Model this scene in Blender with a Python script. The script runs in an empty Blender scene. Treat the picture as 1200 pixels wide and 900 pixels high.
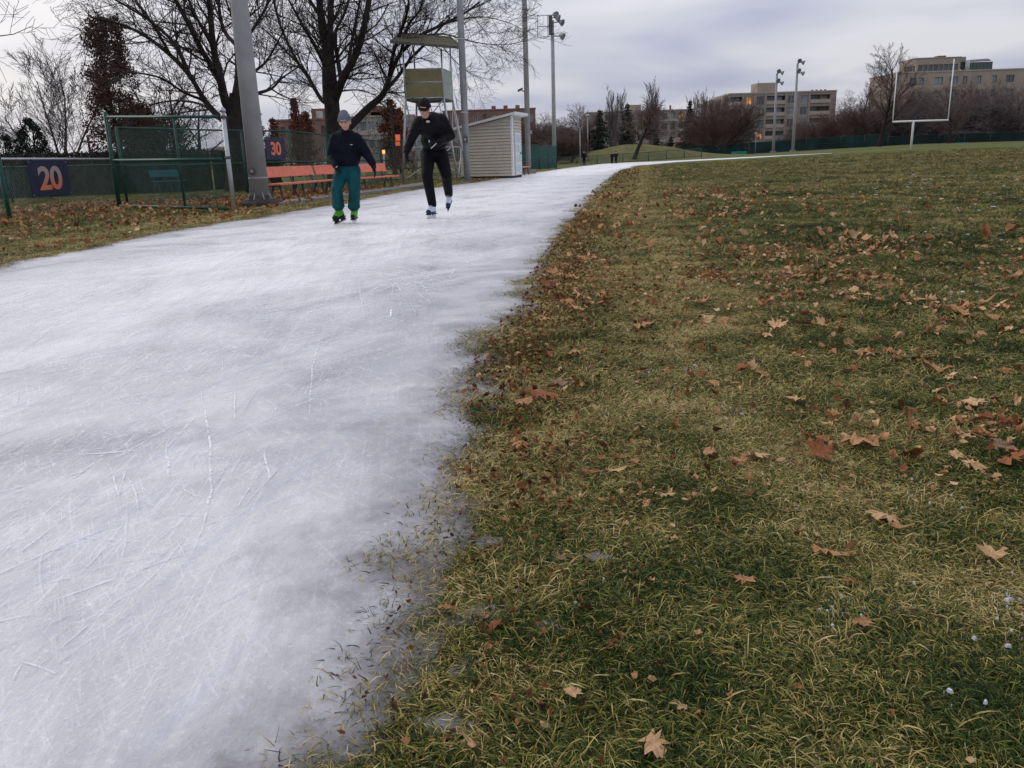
import bpy, math, random
import numpy as np
from mathutils import Vector, Matrix, noise as mnoise
R = math.radians
rng = random.Random(7)
S = bpy.context.scene
COL = S.collection

# ------------------------------------------------------------------ camera
CAMH, FPX = 0.90, 981.0
PITCH, ROLL = 15.28, -1.83
cd = bpy.data.cameras.new('camera')
cam = bpy.data.objects.new('camera', cd); COL.objects.link(cam)
cd.sensor_width = 36; cd.lens = FPX / 1200 * 36
cd.clip_start = 0.05; cd.clip_end = 3000
CR = Matrix.Rotation(R(90 - PITCH), 3, 'X') @ Matrix.Rotation(R(ROLL), 3, 'Z')
cam.rotation_euler = CR.to_euler(); cam.location = (0, 0, CAMH)
S.camera = cam
S.view_settings.view_transform = 'Standard'; S.view_settings.look = 'None'
S.view_settings.exposure = 0.30; S.view_settings.gamma = 1.0

# ------------------------------------------------------------------ world: dusk overcast
SUN_EL, SUN_AZ = 24.0, -60.0          # azimuth from +Y, negative = left
w = bpy.data.worlds.new('World'); S.world = w; w.use_nodes = True
nt = w.node_tree; nt.nodes.clear()
def WN(t, **k):
    n = nt.nodes.new(t)
    for a, b in k.items(): setattr(n, a, b)
    return n
wl = nt.links.new
out = WN('ShaderNodeOutputWorld')
sky = WN('ShaderNodeTexSky'); sky.sky_type = 'NISHITA'; sky.sun_disc = False
sky.sun_elevation = R(SUN_EL); sky.sun_rotation = R(SUN_AZ); sky.air_density = 1.2; sky.dust_density = 2.5
bgs = WN('ShaderNodeBackground'); bgs.inputs[1].default_value = 0.06
wl(sky.outputs[0], bgs.inputs[0])
tc = WN('ShaderNodeTexCoord'); sep = WN('ShaderNodeSeparateXYZ'); wl(tc.outputs['Generated'], sep.inputs[0])
def wmath(op, a, b=None, clamp=False):
    n = WN('ShaderNodeMath', operation=op); n.use_clamp = clamp
    for i, v in enumerate((a, b)):
        if v is None: continue
        if isinstance(v, (int, float)): n.inputs[i].default_value = v
        else: wl(v, n.inputs[i])
    return n.outputs[0]
# cloud deck: direction projected on a plane overhead so clouds flatten toward the horizon
zz = wmath('ADD', wmath('MAXIMUM', sep.outputs[2], 0.0), 0.16)
cmb = WN('ShaderNodeCombineXYZ'); wl(wmath('DIVIDE', sep.outputs[0], zz), cmb.inputs[0]); wl(wmath('DIVIDE', sep.outputs[1], zz), cmb.inputs[1])
n1 = WN('ShaderNodeTexNoise'); n1.inputs['Scale'].default_value = 0.9; n1.inputs['Detail'].default_value = 3.5; n1.inputs['Roughness'].default_value = 0.5
n1.inputs['Distortion'].default_value = 0.25
wl(cmb.outputs[0], n1.inputs['Vector'])
ramp = WN('ShaderNodeValToRGB'); wl(n1.outputs[0], ramp.inputs[0])
ramp.color_ramp.elements[0].position = 0.36; ramp.color_ramp.elements[0].color = (0.47, 0.50, 0.66, 1)
ramp.color_ramp.elements[1].position = 0.62; ramp.color_ramp.elements[1].color = (0.77, 0.77, 0.82, 1)
# brighter, slightly warm toward the low sun behind the clouds on the left
sd = Vector((math.sin(R(SUN_AZ)) * math.cos(R(SUN_EL)), math.cos(R(SUN_AZ)) * math.cos(R(SUN_EL)), math.sin(R(SUN_EL))))
dp = WN('ShaderNodeVectorMath', operation='DOT_PRODUCT'); wl(tc.outputs['Generated'], dp.inputs[0]); dp.inputs[1].default_value = sd
glow = wmath('POWER', wmath('MAXIMUM', dp.outputs['Value'], 0.0), 5.0)
mg = WN('ShaderNodeMixRGB'); mg.blend_type = 'MIX'; wl(wmath('MULTIPLY', glow, 0.9, True), mg.inputs[0]); wl(ramp.outputs[0], mg.inputs[1])
mg.inputs[2].default_value = (1.22, 1.16, 1.14, 1)
# overcast sky: brighter overhead, a bluer and darker band low down
hz = wmath('SMOOTH_MIN', wmath('MULTIPLY', wmath('MAXIMUM', sep.outputs[2], 0.0), 2.6), 1.0)
lum = wmath('ADD', wmath('MULTIPLY', hz, 0.40), 0.72)
mx = WN('ShaderNodeVectorMath', operation='SCALE'); wl(mg.outputs[0], mx.inputs[0]); wl(lum, mx.inputs['Scale'])
bgc = WN('ShaderNodeBackground'); wl(mx.outputs[0], bgc.inputs[0]); bgc.inputs[1].default_value = 0.98
mixs = WN('ShaderNodeMixShader'); mixs.inputs[0].default_value = 0.9
wl(bgs.outputs[0], mixs.inputs[1]); wl(bgc.outputs[0], mixs.inputs[2]); wl(mixs.outputs[0], out.inputs[0])
ld = bpy.data.lights.new('sun', 'SUN'); ld.energy = 0.5; ld.angle = R(25); ld.color = (1, 0.95, 0.9)
sun = bpy.data.objects.new('sun', ld); COL.objects.link(sun)
sun.rotation_euler = (-sd).to_track_quat('-Z', 'Y').to_euler(); sun.location = (0, 0, 30)

# ------------------------------------------------------------------ terrain and pixel helpers
def smooth(a, b, x):
    t = min(1, max(0, (x - a) / (b - a))); return t * t * (3 - 2 * t)
def G(x, y):
    if y <= 0: return 0.0
    u = x / max(y, 4.0)
    k = min(1, max(0, (u - 0.1) / 0.38))
    s = min(y / 100.0, 1.3) ** 1.5
    z = (-0.5 + 0.95 * k) * s
    mx_, my_ = 17.5, 120.0
    d2 = ((x - mx_) / 9.0) ** 2 + ((y - my_) / 9.0) ** 2
    if d2 < 9: z += 2.35 * math.exp(-d2)
    return z
CAMP = Vector((0, 0, CAMH))
def ray(px, py): return CR @ Vector(((px - 600) / FPX, (450 - py) / FPX, -1))
def at(px, py, Y):
    r = ray(px, py); return CAMP + r * (Y / r.y)
def proj(p):
    q = CR.transposed() @ (Vector(p) - CAMP); return 600 + FPX * q.x / -q.z, 450 - FPX * q.y / -q.z
def P(px, py, dz=0):
    r = ray(px, py); r = r / r.y; a = 0.5; pa = a
    while a < 400:
        p = CAMP + r * a
        if p.z < G(p.x, p.y) + dz:
            lo, hi = pa, a
            for _ in range(20):
                m = (lo + hi) / 2; q = CAMP + r * m
                if q.z < G(q.x, q.y) + dz: hi = m
                else: lo = m
            return CAMP + r * hi
        pa = a; a *= 1.03
    return CAMP + r * 130
def B(px, Y, x=None):
    py = 185
    for _ in range(4):
        p = at(px, py, Y); p.z = G(p.x, p.y); py = proj(p)[1]
    return p
def Z(px, py, Y): return at(px, py, Y).z

# ------------------------------------------------------------------ object helpers
def tag(o, label=None, cat=None, group=None, kind=None):
    if label: o['label'] = label
    if cat: o['category'] = cat
    if group: o['group'] = group
    if kind: o['kind'] = kind
    return o
def empty(name, loc, label, cat, group=None):
    o = bpy.data.objects.new(name, None); COL.objects.link(o); o.location = loc; o.empty_display_size = 0.2
    return tag(o, label, cat, group)
def wloc(o):
    v = Vector((0, 0, 0))
    while o: v += o.location; o = o.parent
    return v
def link_mesh(name, me, parent=None, loc=None):
    o = bpy.data.objects.new(name, me); COL.objects.link(o)
    if parent: o.parent = parent
    if loc is not None: o.location = loc
    return o
def smooth_mesh(me): me.polygons.foreach_set('use_smooth', [True] * len(me.polygons))
def copy_thing(src, loc, rz=0, sc=None, label=None, group=None):
    def cp(o, par):
        c = o.copy(); COL.objects.link(c); c.parent = par
        for ch in list(o.children): cp(ch, c)
        return c
    c = cp(src, None); c.location = loc; c.rotation_euler = (0, 0, rz)
    if sc: c.scale = sc if isinstance(sc, (tuple, list)) else (sc, sc, sc)
    if label: c['label'] = label
    if group: c['group'] = group
    return c

class MB:
    def __init__(s): s.v = []; s.f = []; s.mi = []; s.m = 0
    def add(s, vs, fs):
        b = len(s.v); s.v.extend([tuple(v) for v in vs]); s.f.extend([tuple(b + i for i in f) for f in fs]); s.mi.extend([s.m] * len(fs)); return s
    def box(s, c, d, ax=None, ay=None, az=None):
        ax = Vector(ax) if ax else Vector((1, 0, 0)); az = Vector(az) if az else Vector((0, 0, 1))
        ay = Vector(ay) if ay else az.cross(ax); ax, ay, az = ax.normalized(), ay.normalized(), az.normalized()
        c = Vector(c); vs = []
        for k in (-.5, .5):
            for j in (-.5, .5):
                for i in (-.5, .5): vs.append(c + ax * i * d[0] + ay * j * d[1] + az * k * d[2])
        return s.add(vs, [(0, 2, 3, 1), (4, 5, 7, 6), (0, 1, 5, 4), (2, 6, 7, 3), (0, 4, 6, 2), (1, 3, 7, 5)])
    def bar(s, a, b, w, h, up=(0, 0, 1)):
        a, b = Vector(a), Vector(b); d = (b - a); L = d.length; d.normalize(); up = Vector(up)
        sx = d.cross(up); 
        if sx.length < 1e-4: sx = Vector((1, 0, 0))
        sx.normalize(); uz = sx.cross(d).normalized()
        return s.box((a + b) / 2, (w, L, h), sx, d, uz)
    def tube(s, pts, rad, n=8, cap=True):
        pts = [Vector(p) for p in pts]
        if isinstance(rad, (int, float)): rad = [rad] * len(pts)
        b = len(s.v); ref = None; vs = []
        for i, p in enumerate(pts):
            t = (pts[min(i + 1, len(pts) - 1)] - pts[max(i - 1, 0)]).normalized()
            if ref is None: ref = Vector((0, 0, 1)) if abs(t.z) < .9 else Vector((1, 0, 0))
            u = (ref - t * ref.dot(t)).normalized(); v = t.cross(u); ref = u
            for k in range(n):
                a = 2 * math.pi * k / n; vs.append(p + (u * math.cos(a) + v * math.sin(a)) * rad[i])
        fs = []
        for i in range(len(pts) - 1):
            for k in range(n):
                k2 = (k + 1) % n; fs.append((i * n + k, i * n + k2, (i + 1) * n + k2, (i + 1) * n + k))
        if cap: fs.append(tuple(range(n - 1, -1, -1))); fs.append(tuple((len(pts) - 1) * n + k for k in range(n)))
        return s.add(vs, fs)
    def prism(s, poly, d):       # poly: list of 3D points (planar), d: extrusion vector
        n = len(poly); d = Vector(d); vs = [Vector(p) for p in poly] + [Vector(p) + d for p in poly]
        fs = [tuple(range(n - 1, -1, -1)), tuple(range(n, 2 * n))] + [(i, (i + 1) % n, n + (i + 1) % n, n + i) for i in range(n)]
        return s.add(vs, fs)
    def build(s, name, mats, parent=None, kind=None, label=None, cat=None, group=None, sm=False, bevel=0):
        me = bpy.data.meshes.new(name)
        o = Vector((0, 0, 0)) if parent is None else wloc(parent)
        base = None
        if parent is None and cat:          # top-level single mesh thing: origin at its base
            arr = np.array(s.v); base = Vector(((arr[:, 0].min() + arr[:, 0].max()) / 2, (arr[:, 1].min() + arr[:, 1].max()) / 2, arr[:, 2].min())); o = base
        me.from_pydata([(v[0] - o.x, v[1] - o.y, v[2] - o.z) for v in s.v], [], s.f)
        mats = mats if isinstance(mats, (list, tuple)) else [mats]
        for m in mats: me.materials.append(m)
        if len(mats) > 1: me.polygons.foreach_set('material_index', s.mi)
        if sm: smooth_mesh(me)
        me.update()
        ob = link_mesh(name, me, parent, base)
        if bevel:
            md = ob.modifiers.new('b', 'BEVEL'); md.width = bevel; md.segments = 2; md.limit_method = 'ANGLE'
        return tag(ob, label, cat, group, kind)

class Tubes:                    # fast many-branch tube mesh
    def __init__(s): s.by = {}
    def add(s, pts, rads, n=3): s.by.setdefault((len(pts), n), []).append((pts, rads))
    def build(s, name, mat, parent, kind=None, label=None):
        V = []; F = []; base = 0; o = wloc(parent)
        for (m, n), lst in s.by.items():
            A = np.array([[tuple(p) for p in l[0]] for l in lst]); Rr = np.array([l[1] for l in lst])
            T = np.empty_like(A); T[:, 1:-1] = A[:, 2:] - A[:, :-2]; T[:, 0] = A[:, 1] - A[:, 0]; T[:, -1] = A[:, -1] - A[:, -2]
            T /= np.linalg.norm(T, axis=2, keepdims=True) + 1e-9
            D = A[:, -1] - A[:, 0]; D /= np.linalg.norm(D, axis=1, keepdims=True) + 1e-9
            ref = np.where(np.abs(D[:, 2:3]) < .8, [[0, 0, 1.]], [[1., 0, 0]])[:, None, :]
            U = ref - T * (T * ref).sum(2, keepdims=True); U /= np.linalg.norm(U, axis=2, keepdims=True) + 1e-9
            W = np.cross(T, U)
            an = np.arange(n) * 2 * math.pi / n
            ring = A[:, :, None] + (U[:, :, None] * np.cos(an)[None, None, :, None] + W[:, :, None] * np.sin(an)[None, None, :, None]) * Rr[:, :, None, None]
            k = len(lst); V.append(ring.reshape(-1, 3))
            idx = np.arange(k * m * n).reshape(k, m, n) + base
            nx = np.roll(idx, -1, 2)
            F.append(np.stack([idx[:, :-1], nx[:, :-1], nx[:, 1:], idx[:, 1:]], -1).reshape(-1, 4)); base += k * m * n
        V = np.concatenate(V) - np.array(o); F = np.concatenate(F)
        return raw_mesh(name, V, F, mat, parent, kind, label)
def raw_mesh(name, V, F, mat, parent=None, kind=None, label=None, sm=True, attrs=None):
    me = bpy.data.meshes.new(name or 'mesh'); me.vertices.add(len(V)); me.vertices.foreach_set('co', np.asarray(V, np.float32).ravel())
    k = F.shape[1]; me.loops.add(F.size); me.loops.foreach_set('vertex_index', F.astype(np.int32).ravel())
    me.polygons.add(len(F)); me.polygons.foreach_set('loop_start', np.arange(len(F), dtype=np.int32) * k)
    me.polygons.foreach_set('use_smooth', np.full(len(F), sm))
    if attrs:
        for nm, (dom, val) in attrs.items():
            a = me.attributes.new(nm, 'FLOAT', dom); a.data.foreach_set('value', np.asarray(val, np.float32))
    me.update(calc_edges=True); me.materials.append(mat)
    if name is None: return me
    o = link_mesh(name, me, parent); return tag(o, label, None, None, kind)

# ------------------------------------------------------------------ materials
MATS = {}
def mat(name, col, rough=.7, metal=0, var=.15, scale=3.0, bump=0.0, bscale=None, col2=None, emit=None, spec=.22, coords='pos', detail=4):
    if name in MATS: return MATS[name]
    m = bpy.data.materials.new(name); m.use_nodes = True; t = m.node_tree; b = t.nodes['Principled BSDF']
    b.inputs['Roughness'].default_value = rough; b.inputs['Metallic'].default_value = metal
    b.inputs['Specular IOR Level'].default_value = spec
    if coords == 'pos': src = t.nodes.new('ShaderNodeNewGeometry').outputs['Position']
    else: src = t.nodes.new('ShaderNodeTexCoord').outputs['Object']
    n = t.nodes.new('ShaderNodeTexNoise'); n.inputs['Scale'].default_value = scale; n.inputs['Detail'].default_value = detail; t.links.new(src, n.inputs['Vector'])
    mp = t.nodes.new('ShaderNodeMapRange'); mp.inputs[1].default_value = .3; mp.inputs[2].default_value = .7; t.links.new(n.outputs[0], mp.inputs[0])
    mx = t.nodes.new('ShaderNodeMixRGB'); t.links.new(mp.outputs[0], mx.inputs[0])
    c2 = col2 or tuple(min(1, c * (1 + var)) for c in col); c1 = col if col2 else tuple(c * (1 - var) for c in col)
    mx.inputs[1].default_value = (*c1, 1); mx.inputs[2].default_value = (*c2, 1); t.links.new(mx.outputs[0], b.inputs['Base Color'])
    if bump:
        n2 = t.nodes.new('ShaderNodeTexNoise'); n2.inputs['Scale'].default_value = bscale or scale * 4; n2.inputs['Detail'].default_value = 5; t.links.new(src, n2.inputs['Vector'])
        bp = t.nodes.new('ShaderNodeBump'); bp.inputs['Strength'].default_value = 1; bp.inputs['Distance'].default_value = bump
        t.links.new(n2.outputs[0], bp.inputs['Height']); t.links.new(bp.outputs[0], b.inputs['Normal'])
    if emit: b.inputs['Emission Color'].default_value = (*emit[0], 1); b.inputs['Emission Strength'].default_value = emit[1]
    MATS[name] = m; return m
M_bark = mat('bark', (.028, .022, .020), .9, var=.4, scale=4, bump=.02, bscale=14)
M_twig = mat('twig', (.045, .035, .032), .9, var=.3)
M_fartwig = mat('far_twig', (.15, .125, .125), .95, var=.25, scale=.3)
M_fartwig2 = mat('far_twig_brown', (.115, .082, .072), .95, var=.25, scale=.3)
M_conc = mat('pole_concrete', (.30, .30, .31), .75, var=.12, scale=2.5, bump=.003, bscale=30)
M_galv = mat('galvanised_steel', (.42, .44, .46), .45, .6, var=.15, scale=8)
M_galvp = mat('weathered_pole_steel', (.32, .33, .35), .55, .3, var=.15, scale=3)
M_green = mat('green_enamel', (.014, .066, .050), .45, var=.3, scale=8)
M_wire = mat('green_wire', (.035, .085, .068), .5, var=.3, scale=5)
M_wireg = mat('grey_wire', (.16, .17, .16), .5, .3, var=.3, scale=5)
M_navy = mat('navy_board', (.018, .022, .055), .5, var=.2, scale=4)
M_red = mat('salmon_paint', (.66, .19, .12), .55, var=.12, scale=6, bump=.001, bscale=40)
M_teal = mat('teal_paint', (.03, .20, .24), .5, var=.15, scale=5)
M_rust = mat('dark_steel', (.10, .095, .09), .6, .4, var=.3, scale=10)
M_kerb = mat('worn_concrete', (.20, .19, .17), .9, var=.25, scale=5, bump=.006, bscale=25)
M_dark = mat('dark_concrete', (.05, .047, .045), .9, var=.35, scale=8, bump=.02)
M_white = mat('white_paint', (.75, .76, .78), .5, var=.05, scale=3)
M_ply = mat('olive_plywood', (.25, .215, .115), .7, scale=3, col2=(.18, .165, .09), bump=.001)
M_plyg = mat('pale_green_panel', (.34, .38, .33), .7, var=.12, scale=3)
M_roofs = mat('booth_roof', (.11, .10, .06), .8, var=.3, scale=4)
M_side = mat('taupe_siding', (.55, .50, .43), .6, var=.06, scale=2)
M_brick = mat('brown_brick', (.20, .12, .095), .85, var=.15, scale=1.5)
M_brick2 = mat('taupe_brick', (.27, .235, .205), .85, var=.10, scale=.5)
M_brick3 = mat('tan_brick', (.31, .26, .215), .85, var=.10, scale=.5)
M_grey = mat('grey_render', (.27, .26, .25), .85, var=.10, scale=.5)
M_band = mat('precast_band', (.36, .31, .27), .8, var=.08, scale=.5)
M_glass = mat('window_glass', (.04, .05, .06), .12, var=.5, scale=.4, spec=.8)
M_glassp = mat('pale_window_glass', (.16, .19, .20), .15, var=.4, scale=.4, spec=.8)
M_frame = mat('window_frame', (.10, .09, .085), .6)
M_framew = mat('pale_window_frame', (.42, .42, .42), .6)
def litm(name, st, th):
    m = mat(name, (.12, .08, .05), .3); t = m.node_tree; b = t.nodes['Principled BSDF']; g = t.nodes.new('ShaderNodeNewGeometry'); n = t.nodes.new('ShaderNodeTexNoise'); n.inputs['Scale'].default_value = 1.1; t.links.new(g.outputs['Position'], n.inputs['Vector'])
    r = t.nodes.new('ShaderNodeMapRange'); r.inputs[1].default_value = th; r.inputs[2].default_value = th + .2; r.inputs[3].default_value = .06; r.inputs[4].default_value = st; t.links.new(n.outputs[0], r.inputs[0]); t.links.new(r.outputs[0], b.inputs['Emission Strength']); b.inputs['Emission Color'].default_value = (1, .42, .14, 1); return m
M_lit = litm('lit_window', .55, .48); M_litd = litm('dim_lit_window', .35, .45)
M_hedge = mat('hedge_leaf', (.040, .034, .024), .8, scale=6, col2=(.024, .026, .016))
M_con = mat('conifer_needles', (.020, .030, .022), .8, scale=5, col2=(.030, .040, .026))
M_oak = mat('rust_oak_leaf', (.105, .042, .030), .8, scale=2.5, col2=(.045, .022, .018))
M_rleaf = mat('copper_leaf', (.17, .06, .035), .8, scale=3, col2=(.09, .035, .022))
M_tscreen = mat('green_windscreen', (.010, .060, .050), .7, var=.3, scale=1.5)
M_roofh = mat('house_shingle', (.16, .10, .085), .85, var=.2, scale=3)

# ------------------------------------------------------------------ ice outline (from two banks)
Lp = [(0, 313), (100, 293), (200, 272), (300, 256), (350, 247.5), (420, 235), (480, 224), (560, 213.5), (620, 203.5), (655, 198.3), (700, 192.6), (740, 190.3), (800, 187.9), (870, 184.4), (930, 181.6), (975, 179.5)]
Rp = [(365, 905), (432, 800), (478, 700), (518, 620), (540, 560), (547, 480), (563, 415), (603, 365), (628, 318), (655, 278), (683, 245), (702, 225), (722, 207), (738, 197.5), (765, 193.0), (800, 189.6), (870, 185.8), (930, 182.3), (975, 179.9)]
def curve(pts):
    pts = [np.array(p) for p in pts]; return pts
Lw = [P(*p) for p in Lp]; Rw = [P(*p) for p in Rp]
Lw = [Vector((-4.2, -9, 0)), Vector((-4.9, 0, 0)), Vector((-4.95, 4, 0))] + Lw
d0 = (Rw[0] - Rw[1]); d0.z = 0; d0.normalize()
Rw = [Rw[0] + d0 * 1.0 + Vector((0, -7, 0)), Rw[0] + d0 * 1.2] + Rw
# extend along the far loop and on round the field, out of frame
Wend = []
for W_, k in ((Rw, 1), (Lw, 0)):
    d = (W_[-1] - W_[-2]).normalized(); p = W_[-1].copy()
    for q in range(0): p = p + Vector((d.x, d.y - .06 * q, 0)) * 12 if k else p + (Wend[q] - p) * .93; W_.append(Vector((p.x, p.y, G(p.x, p.y)))); Wend.append(p.copy())
def resample(pts, tt):
    A = np.array([(p.x, p.y) for p in pts]); n = len(A)
    # catmull-rom
    out = []
    for t in tt:
        i = min(int(t), n - 2); f = t - i
        p0 = A[max(i - 1, 0)]; p1 = A[i]; p2 = A[i + 1]; p3 = A[min(i + 2, n - 1)]
        m1 = (p2 - p0) / 2; m2 = (p3 - p1) / 2; L = np.linalg.norm(p2 - p1)
        for mm in (m1, m2):
            q = np.linalg.norm(mm)
            if q > L: mm *= L / q
        h = f * f * (3 - 2 * f)
        out.append((2 * f**3 - 3 * f**2 + 1) * p1 + (f**3 - 2 * f**2 + f) * m1 + (-2 * f**3 + 3 * f**2) * p2 + (f**3 - f**2) * m2)
    return np.array(out)
def dense(pts):
    return resample(pts, np.linspace(0, len(pts) - 1, 60 * len(pts)))
Ld, Rd = dense(Lw), dense(Rw)
def seglen_param(D): 
    s = np.concatenate([[0], np.cumsum(np.linalg.norm(np.diff(D, axis=0), axis=1))]); return s
# match rows: for each right-bank sample choose the left-bank sample at a matched fraction (near part by Y, far part by arc fraction)
def matchrow(yv):  # near: by Y
    l = Ld[np.argmin(np.abs(Ld[:, 1] - yv))]; r = Rd[np.argmin(np.abs(Rd[:, 1] - yv))]; return l, r
cutL = np.argmin(np.linalg.norm(Ld - np.array([Lw[12].x, Lw[12].y]), axis=1)); cutR = np.argmin(np.linalg.norm(Rd - np.array([Rw[14].x, Rw[14].y]), axis=1))
YM = min(Ld[cutL, 1], Rd[cutR, 1])
ys = []; y = -8.5
while y < YM:
    ys.append(y); y += 0.028 if .6 < y < 2.6 else (.045 if 0 < y < 6 else (.012 * y if y > 0 else .5))
rows = []
for yv in ys:
    rows.append((np.array([np.interp(yv, Ld[:cutL + 1, 1], Ld[:cutL + 1, 0]), yv]), np.array([np.interp(yv, Rd[:cutR + 1, 1], Rd[:cutR + 1, 0]), yv])))
iL = int(np.argmin(np.abs(Ld[:cutL + 1, 1] - YM))); iR = int(np.argmin(np.abs(Rd[:cutR + 1, 1] - YM)))
sl, sr = seglen_param(Ld[iL:]), seglen_param(Rd[iR:])
for f in np.linspace(0.004, 1, 130):
    rows.append((np.array([np.interp(f * sl[-1], sl, Ld[iL:, k]) for k in (0, 1)]), np.array([np.interp(f * sr[-1], sr, Rd[iR:, k]) for k in (0, 1)])))
BANK_L = np.array([r[0] for r in rows]); BANK_R = np.array([r[1] for r in rows])
POLY = np.concatenate([BANK_L, BANK_R[::-1]])[::1]
def fbm(x, y, s, o=3, seed=0.0):
    return mnoise.fractal(Vector((x * s + seed, y * s - seed, seed)), 1.0, 2.0, o)
def pts_in_poly(X, Y, poly):
    inside = np.zeros(X.shape, bool); n = len(poly); j = n - 1
    for i in range(n):
        xi, yi = poly[i]; xj, yj = poly[j]
        if yi != yj:
            c = ((yi > Y) != (yj > Y)) & (X < (xj - xi) * (Y - yi) / (yj - yi) + xi); inside ^= c
        j = i
    return inside
def bank_dist(X, Y):            # distance to either bank, >0 inside the ice
    X = np.asarray(X, float); Y = np.asarray(Y, float)
    d = np.full(X.shape, 1e9)
    for D in (BANK_L[::3], BANK_R[::3]):
        a = D[:-1]; b = D[1:]
        for k in range(len(a)):
            e = b[k] - a[k]; L2 = (e ** 2).sum() + 1e-9
            t = np.clip(((X - a[k][0]) * e[0] + (Y - a[k][1]) * e[1]) / L2, 0, 1)
            dd = (X - a[k][0] - t * e[0]) ** 2 + (Y - a[k][1] - t * e[1]) ** 2
            np.minimum(d, dd, out=d)
    d = np.sqrt(d); return np.where(pts_in_poly(X, Y, POLY[::2]), d, -d)

# ------------------------------------------------------------------ ground sheet
def lines(segs, start):
    v = [start]
    for end, st, g in segs:
        while v[-1] < end: v.append(v[-1] + st); st *= g
    return v
xp = lines([(7, .09, 1.0), (30, .12, 1.04), (900, 1.2, 1.12)], 0); xs = [-q for q in xp[:0:-1]] + xp
yp = lines([(7, .09, 1.0), (30, .12, 1.03), (150, .8, 1.02), (1200, 3, 1.12)], 0); yn = lines([(60, .5, 1.2)], 0); yl = [-q for q in yn[:0:-1]] + yp
nx, ny = len(xs), len(yl)
XX, YY = np.meshgrid(xs, yl); ZZ = np.empty_like(XX)
for j in range(ny):
    for i in range(nx):
        x, y = XX[j, i], YY[j, i]; b = 0
        if -1 < y < 40 and -25 < x < 30: b = .022 * fbm(x, y, .9, 2) + .006 * fbm(x, y, 2.5, 1, 5)
        elif y > 0: b = .03 * fbm(x, y, .12, 2) + (.22 * fbm(x, y, .16, 3) if 104 < y < 136 and 5 < x < 30 else 0)
        ZZ[j, i] = G(x, y) + b
idx = np.arange(nx * ny).reshape(ny, nx)
F = np.stack([idx[:-1, :-1], idx[:-1, 1:], idx[1:, 1:], idx[1:, :-1]], -1).reshape(-1, 4)
GV = np.stack([XX, YY, ZZ], -1).reshape(-1, 3)
gd = bank_dist(np.clip(GV[:, 0], -200, 200), np.clip(GV[:, 1], -9, 400))
# keep ground low under the ice
low = np.clip((gd - .05) / .5, 0, 1); GV[:, 2] -= .03 * low; ZZ = GV[:, 2].reshape(ny, nx)

def ground_mat():
    m = bpy.data.materials.new('ground_turf'); m.use_nodes = True; t = m.node_tree; N = t.nodes; Lk = t.links.new; b = N['Principled BSDF']
    b.inputs['Roughness'].default_value = .95; b.inputs['Specular IOR Level'].default_value = .15
    pos = N.new('ShaderNodeNewGeometry').outputs['Position']
    at_ = N.new('ShaderNodeAttribute'); at_.attribute_name = 'bank'
    def noise(s, d=4, vec=None, r=.55):
        n = N.new('ShaderNodeTexNoise'); n.inputs['Scale'].default_value = s; n.inputs['Detail'].default_value = d; n.inputs['Roughness'].default_value = r; Lk(vec or pos, n.inputs['Vector']); return n.outputs[0]
    def rng_(v, a, b_, c=0, d=1):
        n = N.new('ShaderNodeMapRange'); n.inputs[1].default_value = a; n.inputs[2].default_value = b_; n.inputs[3].default_value = c; n.inputs[4].default_value = d; Lk(v, n.inputs[0]); return n.outputs[0]
    def mix(f, a, b_, mode='MIX'):
        n = N.new('ShaderNodeMixRGB'); n.blend_type = mode
        for i, v in ((0, f), (1, a), (2, b_)):
            if isinstance(v, tuple): n.inputs[i].default_value = (*v, 1)
            elif isinstance(v, (int, float)): n.inputs[i].default_value = v
            else: Lk(v, n.inputs[i])
        return n.outputs[0]
    st = N.new('ShaderNodeMapping'); st.inputs['Scale'].default_value = (.35, 1.6, 1); st.inputs['Rotation'].default_value = (0, 0, .12); Lk(pos, st.inputs['Vector'])
    green = mix(rng_(noise(14, 6), .35, .65), (.040, .072, .012), (.105, .135, .028))
    green = mix(rng_(noise(.16, 4, st.outputs[0]), .42, .58), green, mix(rng_(noise(9, 6), .35, .65), (.100, .112, .028), (.180, .175, .060)))
    dry = mix(rng_(noise(18, 6), .35, .65), (.050, .040, .018), (.24, .18, .085))
    mask = mix(.5, noise(.7, 4), rng_(at_.outputs['Fac'], -2.6, -.2, 0, 1))
    c = mix(rng_(mask, .45, .72), green, dry)
    soil = mix(rng_(noise(22, 6), .35, .65), (.022, .015, .010), (.10, .065, .040))
    sy = N.new('ShaderNodeSeparateXYZ'); Lk(pos, sy.inputs[0]); c = mix(rng_(sy.outputs[1], 88, 112, 0, .65), c, mix(rng_(noise(.9, 6), .35, .65), (.09, .085, .03), (.19, .155, .07)))
    c = mix(rng_(at_.outputs['Fac'], -.45, -.05), c, soil)
    Lk(c, b.inputs['Base Color'])
    bp = N.new('ShaderNodeBump'); bp.inputs['Distance'].default_value = .05; Lk(noise(25, 6), bp.inputs['Height']); Lk(bp.outputs[0], b.inputs['Normal'])
    return m
raw_mesh('ground', GV, F, ground_mat(), kind='structure', attrs={'bank': ('POINT', gd)})
def gz(x, y):                       # real height of the ground sheet
    i = np.searchsorted(xs, x) - 1; j = np.searchsorted(yl, y) - 1
    fx = (x - xs[i]) / (xs[i + 1] - xs[i]); fy = (y - yl[j]) / (yl[j + 1] - yl[j])
    return (ZZ[j, i] * (1 - fx) + ZZ[j, i + 1] * fx) * (1 - fy) + (ZZ[j + 1, i] * (1 - fx) + ZZ[j + 1, i + 1] * fx) * fy

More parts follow.
